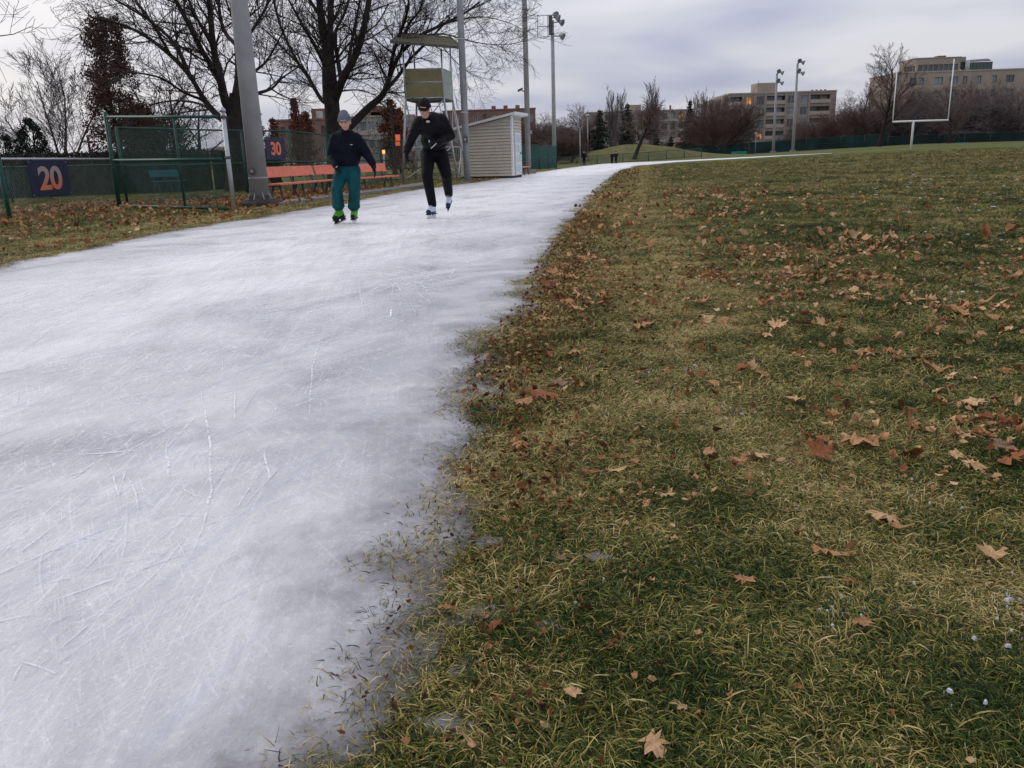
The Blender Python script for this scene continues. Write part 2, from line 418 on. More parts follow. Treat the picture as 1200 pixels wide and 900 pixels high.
# ------------------------------------------------------------------ ice sheet
cols = sorted(set([0 - q for q in np.linspace(0.03, .9, 24)] + [q for q in np.concatenate([np.linspace(0, 1.2, 26), np.linspace(1.3, 2.4, 8)])]))
ROWS = []; EDGE = []
for (l, r) in rows:
    wd = np.linalg.norm(r - l); u = (l - r) / wd; line = []; e = []
    sc_ = min(1.0, wd / 6.0)
    for c in cols: line.append(r + u * c * sc_); e.append(c * sc_)
    mid = np.linspace(cols[-1] * sc_, wd - 1.2 * sc_, 26)[1:-1]
    for c in mid: line.append(r + u * c); e.append(min(c, wd - c))
    for c in np.linspace(1.2, -.8, 24): line.append(l - u * c * sc_); e.append(c * sc_)
    ROWS.append(line); EDGE.append(e)
RA = np.array(ROWS); EA = np.array(EDGE); nr, nc = EA.shape
ZI = np.empty((nr, nc)); DE = np.empty((nr, nc))
for j in range(nr):
    for i in range(nc):
        x, y = RA[j, i]; e = EA[j, i]
        n = fbm(x, y, 2.6, 4, 3.0) * .10 + fbm(x, y, .8, 2, 1.0) * .05
        de = e + n * min(1.6, 1 + max(0, 4 - y) * .2); DE[j, i] = de
        top = .012 if de > -.12 else .012 * max(-3.5, 1 + (de + .12) / .06)
        if e < 0: top += .010 * fbm(x, y, 3.5, 2, 7)
        if de < .6: top += .0
        ZI[j, i] = G(x, y) + (.022 * fbm(x, y, .9, 2) * max(0, 1 - max(e, 0) / .8) if -1 < y < 40 else 0) + top
idx = np.arange(nr * nc).reshape(nr, nc)
F = np.stack([idx[:-1, :-1], idx[1:, :-1], idx[1:, 1:], idx[:-1, 1:]], -1).reshape(-1, 4)
IV = np.concatenate([RA.reshape(-1, 2), ZI.reshape(-1, 1)], 1)
keep = (DE.reshape(-1)[F] > -.42).any(1); F = F[keep]
def ice_mat():
    m = bpy.data.materials.new('rink_ice'); m.use_nodes = True; t = m.node_tree; N = t.nodes; Lk = t.links.new; b = N['Principled BSDF']
    pos = N.new('ShaderNodeNewGeometry').outputs['Position']
    at_ = N.new('ShaderNodeAttribute'); at_.attribute_name = 'edge'; ed = at_.outputs['Fac']
    def mapping(sx, sy, rz=0):
        n = N.new('ShaderNodeMapping'); n.vector_type = 'TEXTURE'; n.inputs['Scale'].default_value = (sx, sy, 1); n.inputs['Rotation'].default_value = (0, 0, rz); Lk(pos, n.inputs['Vector']); return n.outputs[0]
    def noise(s, d=4, vec=None, r=.55, dist=0):
        n = N.new('ShaderNodeTexNoise'); n.inputs['Scale'].default_value = s; n.inputs['Detail'].default_value = d; n.inputs['Roughness'].default_value = r; n.inputs['Distortion'].default_value = dist; Lk(vec or pos, n.inputs['Vector']); return n.outputs[0]
    def rng_(v, a, b_, c=0, d=1):
        n = N.new('ShaderNodeMapRange'); n.inputs[1].default_value = a; n.inputs[2].default_value = b_; n.inputs[3].default_value = c; n.inputs[4].default_value = d; Lk(v, n.inputs[0]); return n.outputs[0]
    def M(op, a, b_=None, c=False):
        n = N.new('ShaderNodeMath'); n.operation = op; n.use_clamp = c
        for i, v in enumerate((a, b_)):
            if v is None: continue
            if isinstance(v, (int, float)): n.inputs[i].default_value = v
            else: Lk(v, n.inputs[i])
        return n.outputs[0]
    def mix(f, a, b_, mode='MIX'):
        n = N.new('ShaderNodeMixRGB'); n.blend_type = mode
        for i, v in ((0, f), (1, a), (2, b_)):
            if isinstance(v, tuple): n.inputs[i].default_value = (*v, 1)
            elif isinstance(v, (int, float)): n.inputs[i].default_value = v
            else: Lk(v, n.inputs[i])
        return n.outputs[0]
    # snow dust scraped across the ice
    cloud = rng_(noise(1.1, 7, mapping(1, 1.7, R(-20)), .68, .6), .34, .62)
    base = mix(cloud, (.29, .29, .325), (.66, .655, .66))
    # long streaks along the lane, several directions
    st1 = noise(15, 6, mapping(.30, 5.0, R(8)), .7, .4)
    st2 = noise(19, 6, mapping(.25, 4.0, R(-30)), .7, .4)
    st3 = noise(17, 5, mapping(.3, 3.0, R(36)), .7, .4)
    sm_ = rng_(ed, .6, 3.0, .25, 1)
    base = mix(M('MULTIPLY', rng_(st1, .52, .66, 0, .5), sm_), base, (.93, .93, .93))
    base = mix(M('MULTIPLY', rng_(st2, .55, .66, 0, .5), sm_), base, (.93, .93, .94))
    base = mix(rng_(st3, .56, .72, 0, .45), base, (.90, .90, .94))
    base = mix(rng_(noise(5, 5, mapping(.4, 7, R(-14)), .6, .5), .55, .75, 0, .55), base, (.44, .45, .56))
    base = mix(rng_(noise(9, 5, mapping(.25, 5, R(-40)), .6, .3), .60, .72, 0, .5), base, (.46, .47, .58))
    base = mix(rng_(noise(70, 4, r=.7), .55, .75, 0, .6), base, (.93, .93, .93))
    base = mix(rng_(noise(200, 2), .58, .75, 0, .45), base, (.30, .31, .35))
    base = mix(rng_(noise(7, 6, r=.7), .5, .7, 0, .4), base, (.40, .40, .44))
    # crisp blade cuts, light and dark, at many angles
    for sc_, mp_, lo, col_, am in ((34, (.16, 9, R(4)), .60, (.97, .97, .98), .8), (40, (.16, 8, R(-22)), .61, (.97, .97, .98), .8), (36, (.16, 8, R(-48)), .62, (.97, .97, .98), .7), (38, (.16, 6, R(28)), .62, (.97, .97, .98), .7), (44, (.15, 9, R(-10)), .62, (.36, .38, .46), .6), (40, (.15, 8, R(-36)), .63, (.40, .42, .50), .5)):
        base = mix(M('MULTIPLY', rng_(noise(sc_, 3, mapping(*mp_), .5, .15), lo, lo + .035, 0, am), M('MULTIPLY', rng_(noise(1.6, 3), .42, .56), rng_(ed, .4, 2.4, .25, 1)), True), base, col_)
    # lane middle further out is scraped whiter (snow dust)
    sep = N.new('ShaderNodeSeparateXYZ'); Lk(pos, sep.inputs[0])
    dust = M('MULTIPLY', rng_(sep.outputs[1], 2.0, 7.5), rng_(ed, .3, 2.2), True)
    base = mix(M('MULTIPLY', dust, .84), base, mix(rng_(noise(7, 5, mapping(.5, 6, R(5)), .65), .35, .6), (.80, .80, .80), (.96, .96, .95)))
    # thin ice near the banks shows the soil under it
    en = M('ADD', ed, M('MULTIPLY', M('SUBTRACT', noise(2.6, 6, r=.62), .5), .9))
    thin = rng_(en, -.15, .33, 1, 0)
    soil = mix(rng_(noise(16, 6), .35, .65), (.075, .068, .070), (.22, .21, .22))
    thin2 = M('MULTIPLY', thin, rng_(noise(4.5, 5, mapping(1, .6, .4)), .30, .62, .55, 1), True)
    base = mix(thin2, base, soil)
    edge2 = rng_(en, -.3, .12, 1, 0)
    base = mix(M('MULTIPLY', edge2, .55), base, mix(rng_(noise(30, 4), .4, .6), (.06, .045, .03), (.17, .15, .14)))
    Lk(rng_(M('ADD', ed, M('MULTIPLY', M('SUBTRACT', noise(5, 6, r=.65), .5), .40)), -.10, .06), b.inputs['Alpha'])
    Lk(base, b.inputs['Base Color'])
    Lk(mix(cloud, (.20, .20, .20), (.5, .5, .5)), b.inputs['Roughness'])
    b.inputs['IOR'].default_value = 1.31; b.inputs['Specular IOR Level'].default_value = .5
    hgt = M('ADD', M('MULTIPLY', st1, .6), M('ADD', M('MULTIPLY', noise(35, 5), .35), M('MULTIPLY', st2, .4)))
    bp = N.new('ShaderNodeBump'); bp.inputs['Distance'].default_value = .004; bp.inputs['Strength'].default_value = .7; Lk(hgt, bp.inputs['Height']); Lk(bp.outputs[0], b.inputs['Normal'])
    return m
raw_mesh('ice_track', IV, F, ice_mat(), kind='structure', attrs={'edge': ('POINT', DE.reshape(-1))})

# skate marks: thin ridges of shaved snow on the ice
def scratch_mat():
    m = bpy.data.materials.new('shaved_snow'); m.use_nodes = True; t = m.node_tree; b = t.nodes['Principled BSDF']
    b.inputs['Base Color'].default_value = (.93, .93, .96, 1); b.inputs['Roughness'].default_value = .8
    g = t.nodes.new('ShaderNodeNewGeometry'); n = t.nodes.new('ShaderNodeTexNoise'); n.inputs['Scale'].default_value = 30; n.inputs['Detail'].default_value = 4; t.links.new(g.outputs['Position'], n.inputs['Vector'])
    at_ = t.nodes.new('ShaderNodeAttribute'); at_.attribute_name = 'strength'
    mp = t.nodes.new('ShaderNodeMapRange'); mp.inputs[1].default_value = .36; mp.inputs[2].default_value = .58; t.links.new(n.outputs[0], mp.inputs[0])
    mu = t.nodes.new('ShaderNodeMath'); mu.operation = 'MULTIPLY'; t.links.new(mp.outputs[0], mu.inputs[0]); t.links.new(at_.outputs['Fac'], mu.inputs[1])
    t.links.new(mu.outputs[0], b.inputs['Alpha']); return m
SV = []; SF = []; SA = []
def mark(pts, w, a):
    n = len(pts); b = len(SV)
    for i, p in enumerate(pts):
        q = pts[min(i + 1, n - 1)] - pts[max(i - 1, 0)]; s = Vector((-q.y, q.x, 0)).normalized(); tp = math.sin(math.pi * (i + .5) / n) ** .5
        jit = w * (0.7 + .6 * rng.random()) * tp
        for k, sg in ((-1, 0), (0, 1), (1, 0)):
            v = p + s * k * jit * .5; SV.append((v.x, v.y, G(v.x, v.y) + .0145 + .002 * sg)); SA.append(a * (.4 + .6 * tp))
    for i in range(n - 1):
        for k in range(2): SF.append((b + i * 3 + k, b + i * 3 + k + 1, b + i * 3 + 4 + k, b + i * 3 + 3 + k))
def pxmark(pl, w, a):
    W_ = [P(*p, dz=.012) for p in pl]; pts = []
    for i in range(len(W_) - 1):
        for k in range(5): pts.append(W_[i].lerp(W_[i + 1], k / 5) + Vector((rng.uniform(-.003, .003), rng.uniform(-.003, .003), 0)))
    mark(pts + [W_[-1]], w, a)
for pl, w_, a in [([(234, 452), (240, 475), (246, 520), (248, 575), (240, 612), (222, 660)], .0065, .9), ([(310, 530), (316, 555), (320, 585)], .008, .85),
                  ([(272, 662), (274, 690), (280, 720), (292, 742)], .008, .8), ([(195, 520), (198, 560)], .008, .7), ([(127, 545), (140, 582)], .006, .8),
                  ([(228, 490), (196, 525)], .007, .6), ([(362, 487), (366, 430), (375, 400)], .008, .7), ([(275, 460), (276, 495)], .006, .8),
                  ([(428, 590), (436, 625)], .008, .7), ([(5, 830), (18, 790), (33, 770)], .004, .7), ([(115, 780), (130, 765)], .008, .8),
                  ([(150, 545), (140, 580)], .006, .6), ([(340, 552), (352, 520)], .006, .6), ([(130, 700), (146, 640), (150, 590)], .006, .5),
                  ([(480, 350), (500, 400), (507, 440)], .01, .6), ([(420, 330), (428, 380)], .008, .6), ([(260, 400), (262, 440)], .006, .5)]: pxmark(pl, w_, a)
for q in range(3200):
    y = 1.2 * (11 ** rng.random()); x = rng.uniform(-5, 1.5 + y * .05)
    if rng.random() < .5: y = rng.uniform(1.2, 12)
    a = rng.choice([rng.gauss(8, 9), rng.gauss(-30, 14), rng.gauss(60, 40), rng.gauss(25, 16)]); L = rng.uniform(.08, .9) * (.6 if y < 4 else 1.3); c = rng.uniform(-.5, .5)
    pts = [Vector((x, y, 0))]; an = R(90 - a)
    if abs(a) > 45: L *= .5
    for k in range(6): an += c * .12; pts.append(pts[-1] + Vector((math.cos(an), math.sin(an), 0)) * L / 6)
    mark(pts, rng.uniform(.0018, .005) * (1 if y < 5 else 2.2), rng.uniform(.3, 1.0))
dm = bank_dist([v[0] for v in SV], [v[1] for v in SV]); ok = dm > .55
SF = np.array(SF); SF = SF[ok[SF].all(1)]
raw_mesh('skate_marks', np.array(SV), SF, scratch_mat(), kind='stuff', attrs={'strength': ('POINT', SA)}, label='thin white skate scratches and shaved snow on the ice')
# ------------------------------------------------------------------ concrete pole, benches, fences (left bank)
def pole(name, label, bpx, Y, top, r0, r1, m, group=None, cat='pole', n=16):
    b = B(bpx, Y); tz = top if not isinstance(top, tuple) else Z(top[0], top[1], Y)
    e = empty(name, b, label, cat, group)
    MB().tube([b - Vector((0, 0, .3)), b.lerp(Vector((b.x, b.y, tz)), .5), Vector((b.x, b.y, tz))], [r0, (r0 + r1) / 2, r1], n).build('shaft', m, e, sm=True)
    return e, b, tz
e, b, tz = pole('concrete_pole', 'thick grey tapered light pole bolted to a dark footing at left end of the benches', 306, 19.2, 9.0, .215, .145, M_conc, cat='light pole', n=32)
MB().tube([b + Vector((0, 0, -.2)), b + Vector((0, 0, .10)), b + Vector((0, 0, .14))], [.50, .48, .42], 20).build('footing', M_dark, e, sm=False)
MB().tube([b + Vector((0, 0, .12)), b + Vector((0, 0, .17))], .34, 20).build('base_plate', M_rust, e)
for k in range(8):
    a = k * math.pi / 4 + .2; p = b + Vector((math.cos(a) * .27, math.sin(a) * .27, .16))
    MB().tube([p, p + Vector((0, 0, .10))], .025, 6).build('anchor_bolt', M_rust, e)
    q = b + Vector((math.cos(a + .39) * .21, math.sin(a + .39) * .21, .17)); dd = Vector((math.cos(a + .39), math.sin(a + .39), 0))
    MB().prism([q, q + dd * .10, q + Vector((0, 0, .14))], dd.cross(Vector((0, 0, 1))) * .012).build('gusset', M_galvp, e)
hp = b + Vector((-.05, -.21, .78)); hh = MB(); hh.tube([hp + Vector((0, .03, 0)), hp + Vector((0, -.025, 0))], [.085, .08], 16).build('access_cover', M_rust, e)
MB().tube([hp + Vector((0, -.02, 0)), hp + Vector((0, -.04, 0))], .035, 10).build('cover_boss', M_galvp, e)
MB().tube([b + Vector((0, 0, .72 - .1)), b + Vector((0, 0, .72 - .07))], .214, 20).build('strap', M_galvp, e)

# concrete strip under the benches
ks = [P(*p) for p in [(326, 243), (400, 233), (470, 223.5), (500, 219)]]; kl = [P(*p) for p in [(336, 238.5), (400, 229.5), (465, 220.5), (495, 216.5)]]
m = MB(); n = len(ks)
for i in range(n - 1):
    a0, a1, b0, b1 = ks[i], ks[i + 1], kl[i], kl[i + 1]
    m.prism([a0 + Vector((0, 0, -.1)), a1 + Vector((0, 0, -.1)), b1 + Vector((0, 0, -.1)), b0 + Vector((0, 0, -.1))], (0, 0, .19))
m.build('concrete_walkway', M_kerb, kind='structure')

def bench(label, pa, pb, mp, mboard, group, hback=True, s=1.0, z0=.42):
    # pa, pb: ground points under the front edge ends
    a, b_ = Vector(pa), Vector(pb); c = (a + b_) / 2; c.z = min(a.z, b_.z)
    d = (b_ - a); L = d.length; d.normalize(); nrm = Vector((-d.y, d.x, 0)).normalized()
    if nrm.dot(Vector((0, 0, 0)) - c) > 0: nrm = -nrm          # nrm points away from the ice (back side)
    e = empty('park_bench', c, label, 'bench', group)
    up = Vector((0, 0, 1))
    sc = c + up * (z0 + .02) + nrm * .2
    MB().box(sc, (L, .40 * s, .045), d, nrm, up).build('seat', mboard, e, bevel=.006)
    bd = (up * .95 + nrm * .28).normalized(); bn = bd.cross(d)
    bc = c + up * (z0 + .31 * s) + nrm * .50
    MB().box(bc, (L, .035, .27 * s), d, bn, bd).build('backrest', mboard, e, bevel=.006)
    for t in (-.42, 0, .42):
        q = c + d * L * t
        MB().bar(q + nrm * .08, q + nrm * .14 + up * z0, .05, .05).build('leg', mp, e)
        MB().bar(q + nrm * .46, q + nrm * .30 + up * z0, .05, .05).build('leg', mp, e)
        MB().bar(q + nrm * .37 + up * z0, bc + d * L * t + bn * .0 - nrm * 0.0 + bd * .10 - (bn if bn.dot(nrm) < 0 else -bn) * .035, .04, .04).build('back_bracket', mp, e)
    return e
g0 = [P(331, 237.5), P(388.5, 230), P(389.8, 229.8), P(469, 221.6)]
bench('salmon painted plank bench nearest the thick grey pole, behind the skater in teal trousers', g0[0], g0[1], M_rust, M_red, 'salmon plank benches beside the ice')
bench('salmon painted plank bench in the row between the two skaters, nearer the booth', g0[2], g0[3], M_rust, M_red, 'salmon plank benches beside the ice')
pb = B(700, 60)
_b1, _b2 = B(611, 44), B(622, 47)
bench('small salmon bench just past the shed door, at foot of the tall pole', _b1, _b2, M_rust, M_red, 'salmon plank benches beside the ice')
_t1, _t2 = B(187, 33), B(220, 34)
bench('teal slatted park bench on grass behind the chain link gate', _t1, _t2, M_rust, M_teal, None)

def chain(bmv, bmf, a, b_, z0, z1, rad, pitch=.062, nseg=1):
    """diamond wire between a and b"""
    a, b_ = Vector(a), Vector(b_); d = b_ - a; L = Vector((d.x, d.y, 0)).length; h = z1 - z0; n = int((L + h) / pitch)
    ux = Vector((d.x, d.y, 0)) / L; nn = Vector((-ux.y, ux.x, 0))
    def gpt(s, z): t = s / L; return Vector((a.x, a.y, a.z)) + d * t + Vector((0, 0, z0 + z))
    for sgn in (1, -1):
        for k in range(n):
            s0 = k * pitch - (h if sgn == 1 else 0); s1 = s0 + h
            za, zb = (0, h) if sgn == 1 else (h, 0)
            lo, hi = max(s0, 0), min(s1, L)
            if hi - lo < .01: continue
            p = gpt(lo, za + (zb - za) * (lo - s0) / h); q = gpt(hi, za + (zb - za) * (hi - s0) / h)
            t = (q - p).normalized(); side = t.cross(nn).normalized() * rad; off = nn * rad
            b0 = len(bmv)
            for c in (p, q):
                bmv.append(c + side); bmv.append(c - side * .5 + off); bmv.append(c - side * .5 - off)
            for i in range(3):
                j = (i + 1) % 3; bmf.append((b0 + i, b0 + j, b0 + 3 + j, b0 + 3 + i))
def wire_part(spans, m, parent, rad=.0019, pitch=.066):
    v, f = [], []
    for a, b_, z0, z1 in spans: chain(v, f, a, b_, z0, z1, rad, pitch)
    o = wloc(parent); V = np.array([tuple(p) for p in v]) - np.array(o)
    return raw_mesh('chain_link_mesh', V, np.array(f), m, parent, 'stuff', sm=False)
def gpt(x, y): return Vector((x, y, G(x, y)))
def fence(name, label, pts, h, posts_every, rails, mp, mr, mw, rad=.0019, pitch=.066, pr=.035, group=None, cat='fence', mesh=True, posth=None, toprail=None):
    pts = [Vector(p) for p in pts]; e = empty(name, pts[0], label, cat, group)
    pos = []
    for i in range(len(pts) - 1):
        a, b_ = pts[i], pts[i + 1]; L = (b_ - a).length; n = max(1, round(L / posts_every))
        for k in range(n): pos.append(gpt(*(a.lerp(b_, k / n)).xy))
    pos.append(gpt(*pts[-1].xy))
    for p in pos:
        MB().tube([p - Vector((0, 0, .2)), p + Vector((0, 0, (posth or h) + .03))], pr, 8).build('post', mp, e, sm=True)
    for rz_, m_ in [(h if r is None else r, mr) for r in rails]:
        for i in range(len(pos) - 1):
            mm = toprail if (toprail and rz_ == h) else m_
            MB().tube([pos[i] + Vector((0, 0, rz_)), pos[i + 1] + Vector((0, 0, rz_))], .024, 6).build('rail', mm, e, sm=True)
    if mesh: wire_part([(pos[i], pos[i + 1], .03, h) for i in range(len(pos) - 1)], mw, e, rad, pitch)
    return e, pos
fA, fB = P(12, 260), P(140, 243); fD = (fB - fA).normalized(); f0 = fA - fD * 6.6
fence('low_fence', 'low chain link fence with pale top rail and green posts along the left edge', [gpt(f0.x, f0.y), gpt(fA.x, fA.y), gpt(fB.x, fB.y)], 1.16, 6.6, [None], M_green, M_green, M_wireg, toprail=M_galv, pr=.045)
fence('tall_fence', 'tall green chain link fence running behind the benches', [gpt(fB.x + .1, fB.y + .25), P(291, 231), B(345, 27), B(387, 31.5), B(448, 42), B(540, 50)], 1.90, 6, [None, .98, .06], M_green, M_green, M_wire, rad=.0028, pitch=.085)
# the open gate panel
ga, gb = P(140, 243.5), P(275, 251)
e = empty('gate_panel', ga, 'wide green framed chain link gate panel standing open beside the bare grey upright', 'gate')
H = Z(123, 137, ga.y) - ga.z; Hb = Z(259, 136, gb.y) - gb.z
MB().tube([ga - Vector((0, 0, .1)), ga + Vector((0, 0, H + .12))], .048, 10).build('post', M_green, e, sm=True)
gc = ga.lerp(gb, .955)
for f_, mm in ((.0, M_green), (.62, M_green)):
    q = ga.lerp(gb, f_) + Vector((.05, -.04, 0)); MB().tube([q + Vector((0, 0, .05)), q + Vector((0, 0, H + (Hb - H) * f_))], .026, 8).build('upright', mm, e, sm=True)
for z_, z2 in ((.06, .10), (H * .53, Hb * .57), (H, Hb)): MB().tube([ga + Vector((0, 0, z_)), gc + Vector((0, 0, z2))], .03, 8).build('rail', M_green, e, sm=True)
wire_part([(ga, gc, .06, min(H, Hb))], M_wire, e, .0019, .066)
eo = empty('steel_post', gb, 'bare galvanised upright pipe at the free end of the chain link gate', 'post')
MB().tube([gb - Vector((0, 0, .1)), gb + Vector((0, 0, Hb + .08))], .042, 12).build('pipe', M_galv, eo, sm=True)
MB().tube([gb + Vector((0, 0, Hb + .08)), gb + Vector((0, 0, Hb + .11)), gb + Vector((0, 0, Hb + .16))], [.058, .058, .02], 12).build('cap', M_galv, eo, sm=True)
for z_ in (Hb * .57, Hb - .04): MB().tube([gb + Vector((0, 0, z_)), gb + Vector((0, 0, z_ + .05))], .055, 12).build('clamp', M_rust, eo, sm=True)
# second low fence, further back, and a wire backstop behind
fence('far_low_fence', 'dark green wire fence on the lawn in front of the long hedge', [B(-40, 24), B(60, 30), B(215, 33)], 1.1, 3.2, [None], M_green, M_green, M_wire, rad=.006, pitch=.1)

def text_mesh(txt, mats, origin, xdir, updir, height, width, parent, depth=.006, off=.012, name='number'):
    cu = bpy.data.curves.new('t', 'FONT'); cu.body = txt; cu.size = 1; cu.extrude = 0; cu.offset = off; cu.space_character = .93
    o = bpy.data.objects.new('t', cu); COL.objects.link(o); dg = bpy.context.evaluated_depsgraph_get()
    me = bpy.data.meshes.new_from_object(o.evaluated_get(dg)); bpy.data.objects.remove(o)
    co = np.empty(len(me.vertices) * 3); me.vertices.foreach_get('co', co); co = co.reshape(-1, 3)
    mn, mxx = co.min(0), co.max(0); q = (co - mn) / np.maximum(mxx - mn, 1e-6) - .5
    X, U = Vector(xdir).normalized(), Vector(updir).normalized(); Nn = X.cross(U); O = Vector(origin) - wloc(parent)
    V = np.array(O)[None] + q[:, :1] * width * np.array(X) + q[:, 1:2] * height * np.array(U) + np.array(Nn) * depth
    me.vertices.foreach_set('co', V.astype(np.float32).ravel())
    me.update(); me.materials.append(mats); return link_mesh(name, me, parent)
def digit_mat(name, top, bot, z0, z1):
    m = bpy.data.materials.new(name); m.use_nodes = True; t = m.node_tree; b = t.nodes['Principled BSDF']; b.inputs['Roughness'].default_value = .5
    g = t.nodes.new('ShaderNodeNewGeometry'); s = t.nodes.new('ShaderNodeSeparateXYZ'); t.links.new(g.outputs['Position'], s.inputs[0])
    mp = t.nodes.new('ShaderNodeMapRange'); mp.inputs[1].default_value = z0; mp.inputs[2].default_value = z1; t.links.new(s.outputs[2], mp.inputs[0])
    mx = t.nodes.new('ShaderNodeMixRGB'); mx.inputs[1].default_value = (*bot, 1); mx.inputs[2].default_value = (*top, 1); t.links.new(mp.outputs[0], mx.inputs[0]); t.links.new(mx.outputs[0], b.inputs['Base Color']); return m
def sign(label, a, b_, zt, zb, txt, m_d, tw, th):
    a, b_ = Vector(a), Vector(b_); c = (a + b_) / 2; c.z = (zt + zb) / 2; d = (b_ - a); d.z = 0; L = d.length; d.normalize(); nn = d.cross(Vector((0, 0, 1)))
    e = empty('number_sign', Vector((c.x, c.y, zb)), label, 'sign')
    MB().box(c, (L, .012, zt - zb), d, nn, (0, 0, 1)).build('board', M_navy, e)
    if nn.dot(CAMP - c) < 0: nn = -nn
    X = d if d.cross(Vector((0, 0, 1))).dot(CAMP - c) > 0 else -d
    text_mesh(txt, m_d, c, X, (0, 0, 1), th, tw, e, depth=.012, off=.03)
    for s1 in (-1, 1):
        for s2 in (-1, 1): q = c + d * s1 * (L / 2 - .04) + Vector((0, 0, s2 * ((zt - zb) / 2 - .04))); MB().tube([q, q + nn * .014], .012, 6).build('grommet', M_galv, e)
    return e
Mo = digit_mat('grey_topped_orange_digits', (.36, .28, .27), (.62, .17, .07), .60, .86)  # digit colour blends from orange at the bottom to grey at the top
Ya, Yb = 15.45, 16.95
def online(px):
    t = 0.
    for _ in range(60): q = fA + fD * t; t += (px - proj((q.x, q.y, .7))[0]) * .01
    return fA + fD * t
sA, sB = online(31), online(77); off_ = Vector((fD.y, -fD.x, 0)) * .07
sign('navy board with large orange number 20, greyer at the top, hung on the low fence', sA + off_, sB + off_, 1.10, .38, '20', Mo, (sB - sA).length * .60, .48)
Mo2 = mat('orange_digits', (.75, .20, .09), .5, var=.1)
ya, yb = 21.2, 24.4
q0 = at(311, 172, 23.6); q1 = at(334, 172, 25.0)
sign('navy board with orange number 30 on the tall green fence beside the thick pole', q0, q1, Z(322, 161, 24.2), Z(322, 187, 24.2), '30', Mo2, (q1 - q0).length * .52, .36)

# ------------------------------------------------------------------ observation booth
Yt = 36.0
pxm = FPX / Yt
bx0, bx1, bx2 = at(475, 100, Yt).x, at(519, 100, Yt).x, 0
b0 = gpt(at(505, 205, Yt).x, Yt)
e = empty('observation_booth', b0, 'raised olive plywood spotting booth with a flat roof on a pale steel lattice frame', 'booth')
zt, zm, zb = Z(490, 81, Yt), Z(490, 96.5, Yt), Z(490, 115, Yt); xl, xr = at(474.5, 100, Yt).x, at(519, 100, Yt).x
Dp = Vector((at(529.5, 100, Yt + 1.8).x - xr, 1.8, 0)); Fx = Vector((1, -.02, 0)).normalized()
FL, FR = Vector((xl, Yt, 0)), Vector((xr, Yt, 0)); BL, BR = FL + Dp, FR + Dp
up = Vector((0, 0, 1))
def panel(p, q, z0, z1, m, name, th=.03):
    c = (p + q) / 2 + up * ((z0 + z1) / 2); d = (q - p); L = d.length; return MB().box(c, (L - .05, th, z1 - z0 - .05), d, d.cross(up), up).build(name, m, e)
for (p, q), mm in (((FL, FR), M_ply), ((FR, BR), M_plyg), ((BL, BR), M_plyg), ((FL, BL), M_ply)):
    panel(p, q, zm, zt, mm, 'side_panel'); panel(p, q, zb, zm, mm, 'side_panel')
fz = MB()
fl = (FL + BR) / 2 + up * (zb - .06); MB().prism([FL + up * (zb - .1), FR + up * (zb - .1), BR + up * (zb - .1), BL + up * (zb - .1)], (0, 0, .06)).build('floor', M_rust, e)
zr = Z(500, 57, Yt)
for p, ztp in ((FL, Z(470, 60, Yt)), (FR, Z(517, 57, Yt)), (BR, Z(528, 55, Yt + 2)), (BL, Z(480, 58, Yt + 2))):
    MB().tube([p + up * (zb - .1), p + up * ztp], .035, 8).build('roof_post', M_galv, e, sm=True)
for za in (zb, zm, zt):
    for p, q in ((FL, FR), (FR, BR), (BL, BR), (FL, BL)): MB().tube([p + up * za, q + up * za], .03, 6).build('frame_rail', M_galv, e, sm=True)
# roof slab
r = [at(457, 49.5, Yt - .3), at(541, 57.5, Yt - .3), at(527, 45.5, Yt + 3.0), at(474, 47, Yt + 3.0)]
r = [Vector((FL.x - .75, Yt - .6, Z(460, 52, Yt))), Vector((FR.x + .65, Yt - .6, Z(540, 58, Yt) + .02)), BR + Vector((.75, .5, Z(528, 45.5, Yt + 2.5))), BL + Vector((-.5, .5, Z(475, 48, Yt + 2.5)))]
zf = Z(500, 56, Yt); zbk = Z(500, 47, Yt + 2.5)
r[0].z = r[1].z = zf + .05; r[2].z = zbk + .3; r[3].z = zbk + .3
r[0] = Vector((at(458, 50, Yt - .6).x, Yt - .6, Z(458, 50, Yt - .6))); r[1] = Vector((at(541, 57, Yt - .6).x, Yt - .6, Z(541, 57, Yt - .6)))
r[2] = at(528, 45, Yt + 2.6); r[3] = r[2] + (r[0] - r[1]) * .78 + Vector((.0, 0, 0)); 
MB().prism(r, (0, 0, .05)).build('roof', M_roofs, e)
for a_, b_ in ((0, 1), (1, 2), (2, 3), (3, 0)):
    MB().bar(r[a_] + up * .03, r[b_] + up * .03, .05, .09).build('fascia', M_rust, e)
# legs: splayed lattice
gl = [B(472, Yt + .2), B(537, Yt - .1), B(549, Yt + 1.6), B(486, Yt + 2)]
gl[3] = BL + Vector((-.25, .2, 0)); gl[3].z = 0
tops = [FL + up * zb, FR + up * zb, BR + up * zb, BL + up * zb]
for g_, t_ in zip(gl, tops): MB().tube([g_, t_], .045, 8).build('leg', M_galv, e, sm=True)
def L_(i, f): return gl[i].lerp(tops[i], f)
for i, j in ((0, 1), (1, 2), (2, 3), (3, 0)):
    MB().tube([L_(i, .42), L_(j, .42)], .025, 6).build('brace', M_galv, e, sm=True)
    MB().tube([L_(i, .02), L_(j, .42)], .025, 6).build('brace', M_galv, e, sm=True)
    MB().tube([L_(j, .98), L_(i, .42)], .025, 6).build('brace', M_galv, e, sm=True)
